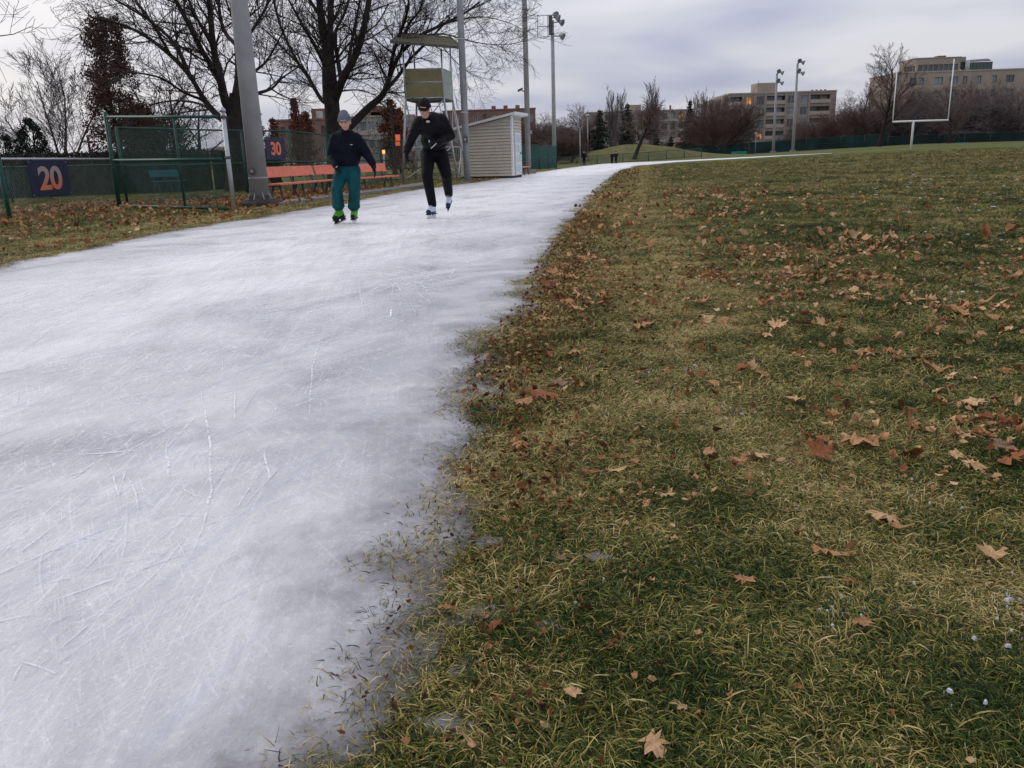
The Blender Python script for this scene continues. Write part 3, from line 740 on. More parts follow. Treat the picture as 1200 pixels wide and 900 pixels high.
# ladder on the right side
la0, la1 = L_(1, .03) + Vector((-.25, -.15, 0)), L_(1, .98) + Vector((-.62, -.05, 0))
for off in (Vector((0, 0, 0)), Vector((.36, .12, 0))): MB().tube([la0 + off, la1 + off], .02, 6).build('ladder_rail', M_galv, e, sm=True)
for k in range(1, 12): p = la0.lerp(la1, k / 12); MB().tube([p, p + Vector((.36, .12, 0))], .014, 5).build('rung', M_galv, e)

# ------------------------------------------------------------------ shed
Ys = 40.0
A = B(541, Ys + 1.2); Bq = B(601, Ys - .3); Cq = B(611.5, Ys + 1.6)
z_l, z_r, z_rr = Z(541, 151, Ys), Z(600, 137, Ys), Z(611, 137, Ys + 1.6)
fr = (Bq - A); fr.z = 0; sd_ = (Cq - Bq); sd_.z = 0; z0s = min(A.z, Bq.z) + .12
D_ = sd_ * 1.0; A2 = Vector((A.x, A.y, 0)) ; B2 = Vector((Bq.x, Bq.y, 0)); C2 = B2 + D_; D2 = A2 + D_
e = empty('siding_shed', Vector((Bq.x, Bq.y, Bq.z)), 'small taupe vinyl sided shed with a white slanting roof edge and white door', 'shed')
hl, hr = z_l, z_r + .02
m = MB(); m.prism([A2 + up * z0s, B2 + up * z0s, B2 + up * hr, A2 + up * hl], D_); m.build('wall', M_side, e)
m = MB(); nf = fr.cross(up).normalized();  nf = nf if nf.y < 0 else -nf
z = z0s; k = 0
while z < hr - .06:
    # clipped board under the slanted roof
    f0 = 0 if z + .14 < hl else min(1, (z + .14 - hl) / (hr - hl)); a_ = A2.lerp(B2, f0) + nf * .012; b_ = B2 + nf * .012
    if f0 < .97: m.box((a_ + b_) / 2 + nf * .01 + up * (z + .07), ((b_ - a_).length, .02, .148), (b_ - a_), nf, (up * .96 + nf * -.28))
    z += .14
ns = sd_.cross(up).normalized(); ns = ns if ns.x > 0 else -ns
z = z0s
while z < hr - .06:
    m.box((B2 + C2) / 2 + ns * .018 + up * (z + .07), (sd_.length, .02, .148), sd_, ns, (up * .96 + ns * -.28)); z += .14
m.build('siding', M_side, e, kind='stuff')
MB().prism([A2 - fr.normalized() * .3 + nf * .18 + up * (hl - .02), B2 + fr.normalized() * .32 + nf * .18 + up * (hr + .07), C2 + fr.normalized() * .32 - nf * .2 + up * (hr + .07), D2 - fr.normalized() * .3 - nf * .2 + up * (hl - .02)], (0, 0, .11)).build('roof', M_white, e)
MB().box(B2 + (nf + ns) * .03 + up * ((z0s + hr) / 2), (.09, .09, hr - z0s), fr).build('corner_trim', M_white, e)
dc = (B2 + C2) / 2 + sd_ * .05 + ns * .035
dw = sd_.length * .5
d = MB().box(dc + up * (z0s + .98), (dw, .04, 1.9), sd_, ns, up).build('door', M_white, e)
for k in range(4):
    for s_ in (-.23, .23): MB().box(dc + sd_.normalized() * dw * s_ + ns * .024 + up * (z0s + .32 + k * .44), (dw * .36, .012, .34), sd_, ns, up).build('door_panel', mat('pale_blue_door_panel', (.50, .62, .72), .4), d)
MB().tube([dc + sd_.normalized() * dw * .42 + ns * .02 + up * (z0s + 1), dc + sd_.normalized() * dw * .42 + ns * .09 + up * (z0s + 1)], .03, 8).build('handle', M_rust, d)
for s_ in (-1, 1): MB().box(dc + sd_.normalized() * (dw / 2 + .04) * s_ + ns * .012 + up * (z0s + .98), (.07, .05, 1.98), sd_, ns, up).build('door_trim', M_white, e)
m = MB(); m.prism([A2 + up * (z0s - .3), B2 + up * (z0s - .3), C2 + up * (z0s - .3), D2 + up * (z0s - .3)], (0, 0, .29)); m.build('skid_base', M_dark, e)
# the cobbles in front
# ------------------------------------------------------------------ poles
e, b, tz = pole('utility_pole', 'tall grey steel pole rising between the booth and the shed', 548, 33.5, 14.5, .135, .10, M_galvp, cat='pole')
MB().box(b + Vector((.0, -.15, 1.62)), (.16, .12, .22)).build('junction_box', M_rust, e); MB().tube([b + Vector((-.02, -.18, 1.62)), b + Vector((-.02, -.24, 1.62))], .05, 10).build('meter', M_galvp, e, sm=True)
for z_ in (2.6, 5.2, 8): MB().tube([b + Vector((0, 0, z_)), b + Vector((0, 0, z_ + .04))], .145, 12).build('band', M_galv, e, sm=True)
MB().tube([b + Vector((0, 0, -.1)), b + Vector((0, 0, .10))], .24, 14).build('footing', M_kerb, e)
e, b, tz = pole('floodlight_pole', 'tall plain grey pole behind the shed, taller than the frame', 619.5, 50, 22, .155, .12, M_conc, cat='light pole')
MB().tube([b + Vector((0, 0, -.2)), b + Vector((0, 0, .25))], .42, 14).build('footing', M_kerb, e)
p = Vector((b.x, b.y, Z(612, 107, 50)))
MB().tube([p, p + Vector((-.28, -.05, .02))], .03, 6).build('camera_arm', M_rust, e); MB().box(p + Vector((-.36, -.1, .08)), (.30, .12, .12), (1, -.3, .4)).build('camera_housing', M_rust, e, bevel=.02)
p = Vector((b.x, b.y, Z(620, 155, 50))); MB().box(p + Vector((.18, -.06, 0)), (.14, .14, .18)).build('junction_box', M_galvp, e)
def lamp_head(e, p, d, s):
    """a dish floodlight aimed along d"""
    d = Vector(d).normalized(); m = MB(); m.tube([p - d * .30 * s, p - d * .16 * s, p, p + d * .16 * s], [.06 * s, .14 * s, .24 * s, .30 * s], 12)
    h = m.build('lamp_dish', M_galvp, e, sm=True)
    MB().tube([p + d * .161 * s, p + d * .17 * s], .285 * s, 12).build('lamp_glass', M_glassp, h)
def floodpole(label, bpx, Y, toppx, group, heads, bank=True, r0=.2, r1=.12, s=1.0, dirs=(1, -1, -.5)):
    e, b, tz = pole('floodlight_pole', label, bpx, Y, toppx, r0, r1, M_conc, group, 'light pole')
    MB().tube([b + Vector((0, 0, -.3)), b + Vector((0, 0, .3))], r0 * 1.9, 12).build('footing', M_kerb, e)
    t = Vector((b.x, b.y, tz))
    for (dx, dz, dd) in heads:
        MB().bar(t + Vector((0, 0, dz)), t + Vector((dx * s, -.1, dz)), .09, .09).build('cross_arm', M_galvp, e)
        lamp_head(e, t + Vector((dx * s, -.3, dz - .05)), dd, 1.25 * s)
    return e, b, t
e, b, t = floodpole('tall floodlight pole with a square lamp rack, standing alone left of the mound', 650, 97, (645, 24), 'floodlight poles round the field', [(.95, -.2, (1, -.6, -.5)), (.55, .25, (1, -.4, -.4)), (1.0, -1.6, (1, -.6, -.5)), (.3, .6, (.6, -.8, -.4))], r0=.24, r1=.18, s=1.0)
MB().box(t + Vector((-.2, -.15, -.5)), (.4, .3, 1.9)).build('ballast_box', M_rust, e)
for dx in (-1.6, -.5): MB().bar(t + Vector((dx, -.2, -1.7)), t + Vector((dx, -.2, .55)), .07, .07).build('rack_rail', M_galvp, e)
for dz in (-1.65, .5, -.6): MB().bar(t + Vector((-1.65, -.2, dz)), t + Vector((.1, -.2, dz)), .07, .07).build('rack_rail', M_galvp, e)
for bp, Y, tp, lb in ((906, 128, (911, 86), 'shorter floodlight pole in front of the apartment block'), (929, 122, (935, 74), 'taller floodlight pole in front of the apartment block, right of its shorter twin')):
    floodpole(lb, bp, Y, tp, 'floodlight poles round the field', [(.75, .1, (1, -.5, -.5)), (.1, .35, (.2, -1, -.4)), (.8, -1.3, (1, -.5, -.5)), (.1, -.9, (.2, -1, -.4))], r0=.22, r1=.14, s=.85)
# small street lamps
def street_lamp(label, bpx, Y, tpy, arm, lit=False, group='street lamps near the mound', r=.06):
    b = B(bpx, Y); tz = Z(bpx, tpy, Y); e = empty('street_lamp', b, label, 'street lamp', group)
    MB().tube([b, Vector((b.x, b.y, tz))], [r, r * .7], 8).build('shaft', M_galvp, e, sm=True)
    t = Vector((b.x, b.y, tz))
    if arm: MB().tube([t, t + Vector((arm, 0, .15))], r * .6, 6).build('arm', M_galvp, e)
    m = MB(); c = t + Vector((arm, 0, .12)); k_ = .42 if lit else 1; m.tube([c + Vector((0, 0, -.14)), c, c + Vector((0, 0, .12))], [.2 * k_, .26 * k_, .08], 10)
    m.build('lamp_head', mat('amber_lamp', (.9, .5, .2), .4, emit=((1, .42, .12), 1.2)) if lit else M_framew, e, sm=True)
street_lamp('thin street lamp with a short arm left of the person on the rink', 680, 102, 149, -1.4)
street_lamp('slender lamp post standing on the left shoulder of the mound', 689, 112, 136, 0)
street_lamp('short lamp post in front of the teal board by the long green fence', 885, 132, 157, 0)
street_lamp('lit amber lamp seen through the tall fence between the two skaters', 451.5, 60, 180, 0, True)
# orange lit signal on a wooden pole
Yp = 56; b = B(464, Yp); e = empty('signal_pole', b, 'thin pole carrying two stacked glowing orange square signals beyond the tall fence', 'signal')
MB().tube([b, Vector((b.x, b.y, Z(462, 122, Yp)))], [.1, .07], 8).build('shaft', M_twig, e)
for k, py in enumerate((161, 167.5)): 
    c = at(466.3, py, Yp - .2); h = MB().box(c, (.36, .2, .42)).build('signal_box', M_rust, e); MB().box(c + Vector((0, -.11, 0)), (.28, .02, .34)).build('signal_lens', mat('orange_signal', (.9, .2, .08), .4, emit=((1, .10, .03), .28)), h)
# ------------------------------------------------------------------ goal post
Yg = 88
b = B(1067.5, Yg); e = empty('goal_post', b, 'white football goal post with tall uprights standing on the far field', 'goal post')
c = at(1070.5, 142, Yg); Lx, Rx = at(1046, 143.2, Yg), at(1111, 140.3, Yg); Lx.z = Rx.z = c.z = Z(1070, 142, Yg)
MB().tube([b, c - Vector((0, 0, .2)), c], .11, 10).build('base_post', M_white, e, sm=True)
MB().tube([Lx, Rx], .09, 10).build('crossbar', M_white, e, sm=True)
for q, px, py in ((Lx, 1050, 73), (Rx, 1119, 69)): MB().tube([q - Vector((0, 0, .06)), Vector((q.x, q.y, Z(px, py, Yg)))], .055, 8).build('upright', M_white, e, sm=True)
# ------------------------------------------------------------------ far fences
def far_fence(label, pxs, Ys_, h, mesh_m, every, name='green_fence', solid=True, group='green fences round the field'):
    pts = [B(px, Y) for px, Y in zip(pxs, Ys_)]
    e, pos = fence(name, label, pts, h, every, [None, .05] if h < 1.4 else [None, h / 2, .05], M_green, M_green, M_wire, pr=.05, mesh=not solid, rad=.011, pitch=.22, group=group)
    if solid:
        for i in range(len(pos) - 1):
            a, c_ = pos[i], pos[i + 1]; d = c_ - a; MB().box((a + c_) / 2 + up * (h / 2), (d.length - .12, .02, h - .12), d, None, up).build('windscreen', mesh_m, e)
    return e
far_fence('low green wire fence along the foot of the grassy mound', [652, 700, 760, 822], [104, 104, 104, 108], 1.0, M_tscreen, 3.2, solid=False)
far_fence('dark green windscreen fence section standing between shed and mound', [609, 632, 652], [66, 70, 76], 1.9, M_tscreen, 3)
far_fence('long green screened fence behind the far straight of the rink', [792, 850, 905, 985, 1040], [138, 136, 134, 130, 128], 1.75, mat('dark_windscreen', (.012, .034, .032), .8, var=.5, scale=.4), 4.2)
far_fence('long dark green wire fence behind the goal post at the far side of the field', [1040, 1100, 1160, 1240], [127, 125, 123, 120], 1.3, mat('darker_windscreen', (.012, .024, .024), .8, var=.5, scale=.4), 4.2)
def board(label, x0, x1, yt, yb, Y, m):
    p, q = at(x0, yb, Y), at(x1, yb, Y); zt_ = Z((x0 + x1) / 2, yt, Y); q.z = p.z; zt_ = max(zt_, p.z + .3); e = empty('notice_board', Vector(((p.x + q.x) / 2, Y, p.z)), label, 'board')
    MB().box(((p + q) / 2) + up * ((zt_ - p.z) / 2), ((q - p).length, .05, zt_ - p.z)).build('panel', m, e)
    for x in (p.x + .1, q.x - .1): g = G(x, Y); MB().bar((x, Y + .06, g), (x, Y + .06, zt_), .06, .06).build('leg', M_green, e)
board('teal board mounted low on the long green fence', 857, 875, 177.3, 181.3, 131, mat('teal_board', (.02, .22, .17), .5))
board('pale teal box panel by the fence right of the goal post', 1120, 1135, 167, 171, 119, mat('pale_teal_board', (.05, .25, .22), .5))
# ------------------------------------------------------------------ buildings
def openwall(e, O, X, W, Hh, th, opens, m, name='wall'):
    """wall from O along X (unit) with rectangular openings (x0,x1,z0,z1)"""
    X = Vector(X).normalized(); Nn = X.cross(up)
    xb = sorted(set([0, W] + [v for o in opens for v in o[:2]])); zb_ = sorted(set([0, Hh] + [v for o in opens for v in o[2:4]]))
    mb = MB()
    for i in range(len(xb) - 1):
        k = 0
        while k < len(zb_) - 1:
            xm = (xb[i] + xb[i + 1]) / 2
            def hole(kk): zm_ = (zb_[kk] + zb_[kk + 1]) / 2; return any(o[0] < xm < o[1] and o[2] < zm_ < o[3] for o in opens)
            if hole(k): k += 1; continue
            k2 = k
            while k2 + 1 < len(zb_) - 1 and not hole(k2 + 1): k2 += 1
            mb.box(O + X * xm - Nn * (th / 2) + up * ((zb_[k] + zb_[k2 + 1]) / 2), (xb[i + 1] - xb[i], th, zb_[k2 + 1] - zb_[k]), X, Nn, up); k = k2 + 1
    return mb.build(name, m, e)
def window(e, O, X, o, th, gm, fm, mull=1):
    X = Vector(X).normalized(); Nn = X.cross(up); x0, x1, z0, z1 = o[:4]; c = O + X * (x0 + x1) / 2 - Nn * (th * .5) + up * (z0 + z1) / 2; w_, h_ = x1 - x0, z1 - z0
    mb = MB(); t = .09
    for s in (-1, 1): mb.box(c + X * s * (w_ / 2 - t / 2), (t, .12, h_), X, Nn, up); mb.box(c + up * s * (h_ / 2 - t / 2), (w_ - 2 * t, .12, t), X, Nn, up)
    for k in range(mull): mb.box(c + X * (w_ * ((k + 1) / (mull + 1) - .5)), (t * .8, .1, h_ - 2 * t), X, Nn, up)
    wn = mb.build('window', fm, e)
    MB().box(c - Nn * .02, (w_ - t, .03, h_ - t), X, Nn, up).build('pane', gm, wn)
    return wn
def balcony(e, O, X, o, gm, m_slab, depth=1.3):
    X = Vector(X).normalized(); Nn = X.cross(up); x0, x1, z0, z1 = o[:4]; w_ = x1 - x0
    cx = O + X * (x0 + x1) / 2
    bl = MB().box(cx + Nn * .12 - Nn * .0 + up * (z0 + .45), (w_ + .3, .16, .95), X, Nn, up).build('balcony', m_slab, e)
    MB().box(cx - Nn * depth / 2 + up * (z0 - .06), (w_, depth, .12), X, Nn, up).build('slab', m_slab, bl)
    MB().box(cx - Nn * (depth + .1) + up * (z0 + z1) / 2, (w_, .1, z1 - z0), X, Nn, up).build('back_wall', M_frame, bl)
    for s in (-.24, .24): MB().box(cx + X * w_ * s - Nn * (depth - .02) + up * ((z0 + z1) / 2 + .05), (w_ * .38, .06, (z1 - z0) * .8), X, Nn, up).build('patio_door', gm if s > 0 else M_glass, bl)
def mass(e, O, X, W, D, Hh, m, name='roof', zoff=0):
    X = Vector(X).normalized(); Nn = X.cross(up); MB().box(O + X * W / 2 - Nn * (D / 2 + .001) + up * (zoff + Hh / 2), (W, D, Hh), X, Nn, up).build(name, m, e)
# main block right of centre
Y = 230; sc = FPX / Y
xl, xr = at(853, 150, Y).x, at(978, 145, Y).x; zt = Z(900, 109.5, Y); gz0 = Z(900, 186, Y); Hh = zt - gz0; W = xr - xl; O = Vector((xl, Y, gz0))
e = empty('apartment_block', O, 'tan five storey apartment block with recessed balconies behind two floodlight poles', 'apartment block', None)
def px2x(px): return (px - 853) / (978 - 853) * W
ops = []; fl = 2.93
balc = [(850.5, 868.5, 0), (897, 918.5, 0), (948, 971, 0)]
wins = [(872, 880, 1), (885.5, 893.5, 1), (921.5, 929.5, 1), (936.5, 944.5, 1)]
litw = {(0, 0), (1, 3), (3, 9), (2, 9)}
for f in range(6):
    z1 = Hh - .55 - f * fl
    for (a_, b_, _) in balc:
        if z1 - 2.3 > 0: ops.append((max(.3, px2x(a_)), px2x(b_), z1 - 2.2, z1 - .1, 'b', f))
    for k, (a_, b_, _) in enumerate(wins):
        if z1 - 2.2 > 0: ops.append((px2x(a_), px2x(b_), z1 - 2.15, z1 - .15, 'w', (k, f)))
openwall(e, O, (1, 0, 0), W, Hh, .5, ops, M_brick2)
for o in ops:
    if o[4] == 'b': balcony(e, O, (1, 0, 0), o, M_lit if (o[0] > 5 and o[0] < 15 and o[5] >= 4) else (M_glassp if rng.random() < .5 else M_glass), M_band)
    else:
        k, f = o[5]; window(e, O, (1, 0, 0), o, .5, M_lit if (k, f) in ((0, 0), (1, 3)) else (M_litd if (k, f) in ((0, 4),) else (M_glassp if rng.random() < .65 else M_glass)), M_framew if k > 1 else M_frame)
mass(e, O + Vector((0, 1.6, 0)), (1, 0, 0), W, 14, Hh - .05, M_brick2, 'core')
mass(e, O + Vector((-.1, -.15, Hh)), (1, 0, 0), W + .2, 16, .35, M_band, 'parapet')
for px in (869.5, 883, 895.5, 919.5, 932.5, 946.5): MB().box(O + Vector((px2x(px), -.12, Hh / 2)), (.5, .24, Hh - .1)).build('pier', M_brick2, e)
# curved stepped left end
for k, (a_, b_) in enumerate(((843, 853), (833.5, 843))):
    x0, x1 = at(a_, 150, Y + 4).x, at(b_, 150, Y + 4).x; zt2 = Z(848 - k * 10, 112.5 + k * 3, Y); q = Vector((x0, Y + 1.5 + 2 * k, gz0))
    ops2 = [(.5, x1 - x0 - .5, zt2 - gz0 - .7 - f * fl - 1.5, zt2 - gz0 - .7 - f * fl) for f in range(5)]
    openwall(e, q, (1, 0, 0), x1 - x0, zt2 - gz0, .4, ops2, M_brick2); 
    for o in ops2: window(e, q, (1, 0, 0), o, .4, M_glassp, M_framew)
    mass(e, q + Vector((0, .8, 0)), (1, 0, 0), x1 - x0, 10, zt2 - gz0 - .02, M_brick2, 'core')
x0, x1 = at(887.5, 100, Y + 5).x, at(910, 100, Y + 5).x; zt2 = Z(898, 97, Y + 5)
ph = MB().box(Vector(((x0 + x1) / 2, Y + 8, (zt + zt2) / 2)), (x1 - x0, 6, zt2 - zt)).build('penthouse', M_brick3, e)
MB().tube([Vector((x0 - 1.3, Y + 5, zt + .3)), Vector((x0 - .05, Y + 5, zt2 - .5))], .06, 5).build('stair_rail', M_rust, ph)
MB().tube([Vector((x0 + .3, Y + 5, zt2)), Vector((x0 + .3, Y + 5, zt2 + .7))], .05, 5).build('antenna', M_rust, ph)
for k in range(4): MB().tube([Vector((at(952 + 5 * k, 104, Y + 3).x, Y + 3, zt + .3)), Vector((at(952 + 5 * k, 104, Y + 3).x, Y + 3, zt + .75))], .3, 8).build('roof_vent', M_rust, e)
# right block
Y = 205
gz0 = Z(1100, 180, Y); x0 = at(1046, 150, Y).x; x1 = at(1240, 150, Y).x; zt = Z(1100, 84.5, Y); O = Vector((x0, Y, gz0)); W = x1 - x0; Hh = zt - gz0
e = empty('apartment_block', O, 'large tan apartment building with a rooftop penthouse rising behind the goal post', 'apartment block')
ops = []; 
for f in range(6):
    z1 = Hh - 1.1 - f * 3.0
    if z1 < 2.5: break
    for px in (1063, 1072, 1090, 1107, 1122, 1138, 1156, 1172, 1195, 1212):
        a_ = (px - 1046) / 194 * W; ww = 1.9 if px in (1090, 1107, 1172, 1195) else 1.1; ops.append((a_, a_ + ww, z1 - 1.6, z1))
openwall(e, O, (1, 0, 0), W, Hh, .5, ops, M_brick3)
for o in ops: window(e, O, (1, 0, 0), o, .5, rng.choice([M_glass, M_glassp, M_glassp]), M_frame, 1)
mass(e, O + Vector((0, .8, 0)), (1, 0, 0), W, 14, Hh - .02, M_brick3, 'core')
mass(e, O + Vector((-.1, -.12, Hh)), (1, 0, 0), W + .2, 15.5, .3, M_band, 'parapet')
xa, xb_ = at(1072, 80, Y + 2).x, at(1124, 78, Y + 2).x; za, zb2 = Hh + .3, Z(1095, 67.5, Y) - gz0
q = Vector((xa, Y + 1.5, gz0 + za)); hh_ = zb2 - za; ops = []; n = 8; wdt = (xb_ - xa - .9) / n
for k in range(n): ops.append((.45 + k * wdt + .06, .45 + (k + 1) * wdt - .06, .05, hh_ - 1.35))
openwall(e, q, (1, 0, 0), xb_ - xa, hh_, .4, ops, M_brick3, 'penthouse_wall')
for o in ops: window(e, q, (1, 0, 0), o, .4, M_glass, M_frame, 0)
mass(e, q + Vector((0, .7, 0)), (1, 0, 0), xb_ - xa, 8, hh_ - .02, M_brick3, 'penthouse')
mass(e, q + Vector((-.15, -.1, hh_)), (1, 0, 0), xb_ - xa + .3, 9, .2, M_grey, 'parapet')
# angled left cheek of the penthouse
xc = at(1057, 80, Y + 5).x; q2 = Vector((xc, Y + 4.5, gz0 + za)); dv = Vector((xa - xc, -3.0, 0)); L = dv.length; ops = [(.4 + k * L / 4.4, .4 + (k + .9) * L / 4.4, .05, hh_ - 1.5) for k in range(4)]
openwall(e, q2, dv, L, hh_ - .2, .4, ops, M_brick3, 'penthouse_wall')
for o in ops: window(e, q2, dv, o, .4, M_glass, M_frame, 0)
MB().box(Vector((at(1104, 66, Y + 4).x, Y + 5, gz0 + zb2 + .45)), (1.9, 2, .6)).build('chimney', M_brick, e)
MB().box(Vector((at(1127, 72, Y + 4).x, Y + 5, gz0 + zb2 - 1.0)), (1.4, 3, 2.6)).build('roof_box', M_grey, e)
for k in range(9):
    xk = at(1128 + k * 4.1, 79, Y + 2).x; MB().box(Vector((xk, Y + 2, gz0 + Hh + 1.25)), (.78, .06, 1.7)).build('solarium_pane', mat('green_glass', (.05, .085, .075), .2), e)
MB().prism([Vector((at(1126, 76, Y + 1).x, Y + 1.8, gz0 + Hh + 2.1)), Vector((at(1163, 75, Y + 1).x, Y + 1.8, gz0 + Hh + 2.25)), Vector((at(1163, 72, Y + 4).x, Y + 6, gz0 + Hh + 3.0)), Vector((at(1126, 72, Y + 4).x, Y + 6, gz0 + Hh + 2.7))], (0, 0, .15)).build('solarium_roof', M_frame, e)
MB().tube([Vector((at(1137, 76, Y).x, Y + 1.2, gz0 + Hh)), Vector((at(1137, 76, Y).x, Y + 1.2, gz0 + Hh + 2.5))], .5, 10).build('exhaust_flue', M_framew, e, sm=True)
# middle block behind the mound
def strip_block(label, x0p, x1p, typ, byp, Y, m, rows, cols, fh, lit=(), gm=None, band=True, top=None, ww=.62, wh=1.5, tall=None):
    x0, x1 = at(x0p, (typ + byp) / 2, Y).x, at(x1p, (typ + byp) / 2, Y).x; xm = (x0p + x1p) / 2; gz0 = Z(xm, byp, Y) - .5; Hh = Z(xm, typ, Y) - gz0; O = Vector((x0, Y, gz0)); W = x1 - x0
    e = empty('apartment_block', O, label, 'apartment block'); ops = []
    for f in range(rows):
        z1 = Hh - .7 - f * fh
        if z1 - wh < .2: break
        for c in range(cols):
            a_ = (c + .5 - ww / 2) * W / cols; ops.append((a_, a_ + ww * W / cols, z1 - wh, z1, f, c))
    openwall(e, O, (1, 0, 0), W, Hh, .4, ops, m)
    for o in ops: window(e, O, (1, 0, 0), o, .4, M_lit if (o[4], o[5]) in lit else (gm or rng.choice([M_glass, M_glassp, M_glass])), M_framew if rng.random() < .4 else M_frame, 1)
    mass(e, O + Vector((0, .7, 0)), (1, 0, 0), W, 12, Hh - .02, m, 'core'); mass(e, O + Vector((-.1, -.1, Hh)), (1, 0, 0), W + .2, 13, .25, M_band if band else m, 'parapet')
    if band:
        for f in range(rows): 
            zq = Hh - .7 - f * fh - wh - .45
            if zq > 0: MB().box(O + Vector((W / 2, -.08, zq)), (W - .1, .16, .55)).build('parapet_band', M_band if m is not M_brick else m, e)
    return e, O, W, Hh
e, O, W, Hh = strip_block('low dark brick apartment block behind the grassy mound and its fir trees', 688, 812, 130.5, 178, 260, M_brick2, 4, 13, 2.9, lit=((0, 8), (0, 11)), wh=1.7)
MB().box(O + Vector((W * .45, 4, Hh + 1.0)), (4.2, 4, 2.0)).build('penthouse', M_brick3, e); MB().box(O + Vector((W * .80, 3, Hh + .9)), (.5, .5, 1.3)).build('chimney', M_brick, e)
e, O, W, Hh = strip_block('reddish brown brick building seen left of the large bare tree behind the fence', 325, 388, 141.5, 186, 112, M_brick, 4, 4, 2.6, gm=M_glass, band=False, ww=.35, wh=1.3)
hb = MB().box(O + Vector((W * .84, 3, Hh + .75)), (2.9, 3, 1.5)).build('roof_house', M_brick, e)
MB().box(O + Vector((W * .78, 1.46, Hh + .75)), (.9, .08, .9)).build('window', mat('curtained_glass', (.42, .42, .40), .5), hb)
e, O, W, Hh = strip_block('long grey apartment building with strip windows between the two skaters', 404, 486, 137, 188, 140, M_grey, 4, 9, 2.75, gm=M_glassp, ww=.72, wh=1.25, lit=((2, 5),))
MB().box(O + Vector((W * .42, 3, Hh + .9)), (2.6, 3, 1.8)).build('roof_house', M_brick, e); MB().box(O + Vector((W * .56, 3, Hh + .45)), (4.0, 3, .8)).build('roof_house', M_brick, e)
e, O, W, Hh = strip_block('long brown brick apartment building showing above the shed roof', 520, 628, 129.5, 185, 165, M_brick, 4, 10, 2.9, gm=None, ww=.45, wh=1.5, band=False)
for k in range(3): MB().box(O + Vector((W * (.55 + .13 * k), 2, Hh + .5)), (.8, .8, .8)).build('chimney', M_brick, e)
# houses
def house(label, x0p, x1p, eave, ridge, byp, Y, m, lit=0, hip=True):
    x0, x1 = at(x0p, eave, Y).x, at(x1p, eave, Y).x; xm = (x0p + x1p) / 2; g_ = Z(xm, byp, Y) - .6; ze, zr_ = Z(xm, eave, Y), Z(xm, ridge, Y); W = x1 - x0; O = Vector((x0, Y, g_))
    e = empty('house', O, label, 'house'); n = max(2, int(W / 2.4)); ops = [((k + .3) * W / n, (k + .7) * W / n, (ze - g_) * .4, (ze - g_) * .8) for k in range(n)]
    openwall(e, O, (1, 0, 0), W, ze - g_, .3, ops, m)
    for k, o in enumerate(ops): window(e, O, (1, 0, 0), o, .3, M_lit if k < lit else M_glass, M_framew, 1)
    mass(e, O + Vector((0, .5, 0)), (1, 0, 0), W, 7, ze - g_ - .02, m, 'core')
    a_ = [Vector((x0 - .4, Y - .4, ze)), Vector((x1 + .4, Y - .4, ze)), Vector((x1 + .4, Y + 8, ze)), Vector((x0 - .4, Y + 8, ze))]; hx = W * (.28 if hip else 0) ; r1, r2 = Vector((x0 + hx, Y + 3.8, zr_)), Vector((x1 - hx, Y + 3.8, zr_))
    mb = MB(); mb.add(a_ + [r1, r2], [(0, 1, 5, 4), (1, 2, 5), (2, 3, 4, 5), (3, 0, 4), (3, 2, 1, 0)]); rf = mb.build('roof', M_roofh, e)
    MB().box((r1 + r2) / 2 + Vector((W * .15, .3, .2)), (.6, .5, 1.0)).build('chimney', M_brick, rf)
    return e
house('low house with a pinkish hip roof right of the mound', 792, 838, 166, 156.5, 181, 165, mat('pink_brick', (.24, .17, .14), .85, var=.1), 0)
house('low house with small lit windows behind the gate and thick pole', 222, 284, 180, 171, 193, 95, M_brick, 3)
house('dark low house with a shallow roof beyond the trees left of the goal post', 1000, 1052, 158, 152, 172, 170, M_brick2, 0)

# ------------------------------------------------------------------ trees
def rdir(d, ang, rnd):
    d = d.normalized(); a = Vector((rnd.uniform(-1, 1), rnd.uniform(-1, 1), rnd.uniform(-1, 1))); a = (a - d * a.dot(d)).normalized(); return (d * math.cos(ang) + a * math.sin(ang)).normalized()
def grow(T, C, p, d, L, r, lev, rnd, P_):
    """one branch and its children; levels < P_['big'] go to the trunk mesh, the rest to the crown mesh"""
    k = 5 if lev < 2 else (4 if lev < 3 else 3)
    pts = [p]; q = p; dd = d.normalized(); rads = [r]; gr = P_['up'][min(lev, len(P_['up']) - 1)]
    for i in range(k - 1):
        dd = (dd + Vector((rnd.gauss(0, 1), rnd.gauss(0, 1), rnd.gauss(0, .7))) * P_['jit'] + Vector((0, 0, gr))).normalized(); q = q + dd * L / (k - 1); pts.append(q); rads.append(max(P_['rmin'], r * (1 - (i + 1) / (k - 1) * P_['taper'])))
    (T if lev < P_['big'] else C).add(pts, rads, 8 if lev == 0 else (5 if lev == 1 else 3))
    if lev >= P_['max']: return
    n = P_['n'][lev]; n = max(1, int(n + rnd.uniform(-.5, .9)))
    for j in range(n):
        t = P_['start'] + (1 - P_['start']) * (j + rnd.random() * .8) / n if lev else P_['t0'] + (1 - P_['t0']) * (j + rnd.random() * .7) / n
        f = min(t, .999) * (k - 1); i = int(f); b = pts[i].lerp(pts[min(i + 1, k - 1)], f - i); rr = rads[i] * P_.get('rat', .62)
        tan = (pts[min(i + 1, k - 1)] - pts[i]).normalized()
        grow(T, C, b, rdir(tan, R(rnd.uniform(*P_['ang'])), rnd), L * P_['len'] * (1.15 - .55 * t) * rnd.uniform(.75, 1.2), max(P_['rmin'], rr * rnd.uniform(.6, .9)), lev + 1, rnd, P_)
BASE = dict(up=(.02, .06, .05, .04, .03), jit=.12, taper=.8, rmin=.006, big=2, n=(9, 6, 5, 4, 4), start=.15, t0=.3, ang=(22, 52), len=.55, max=4)
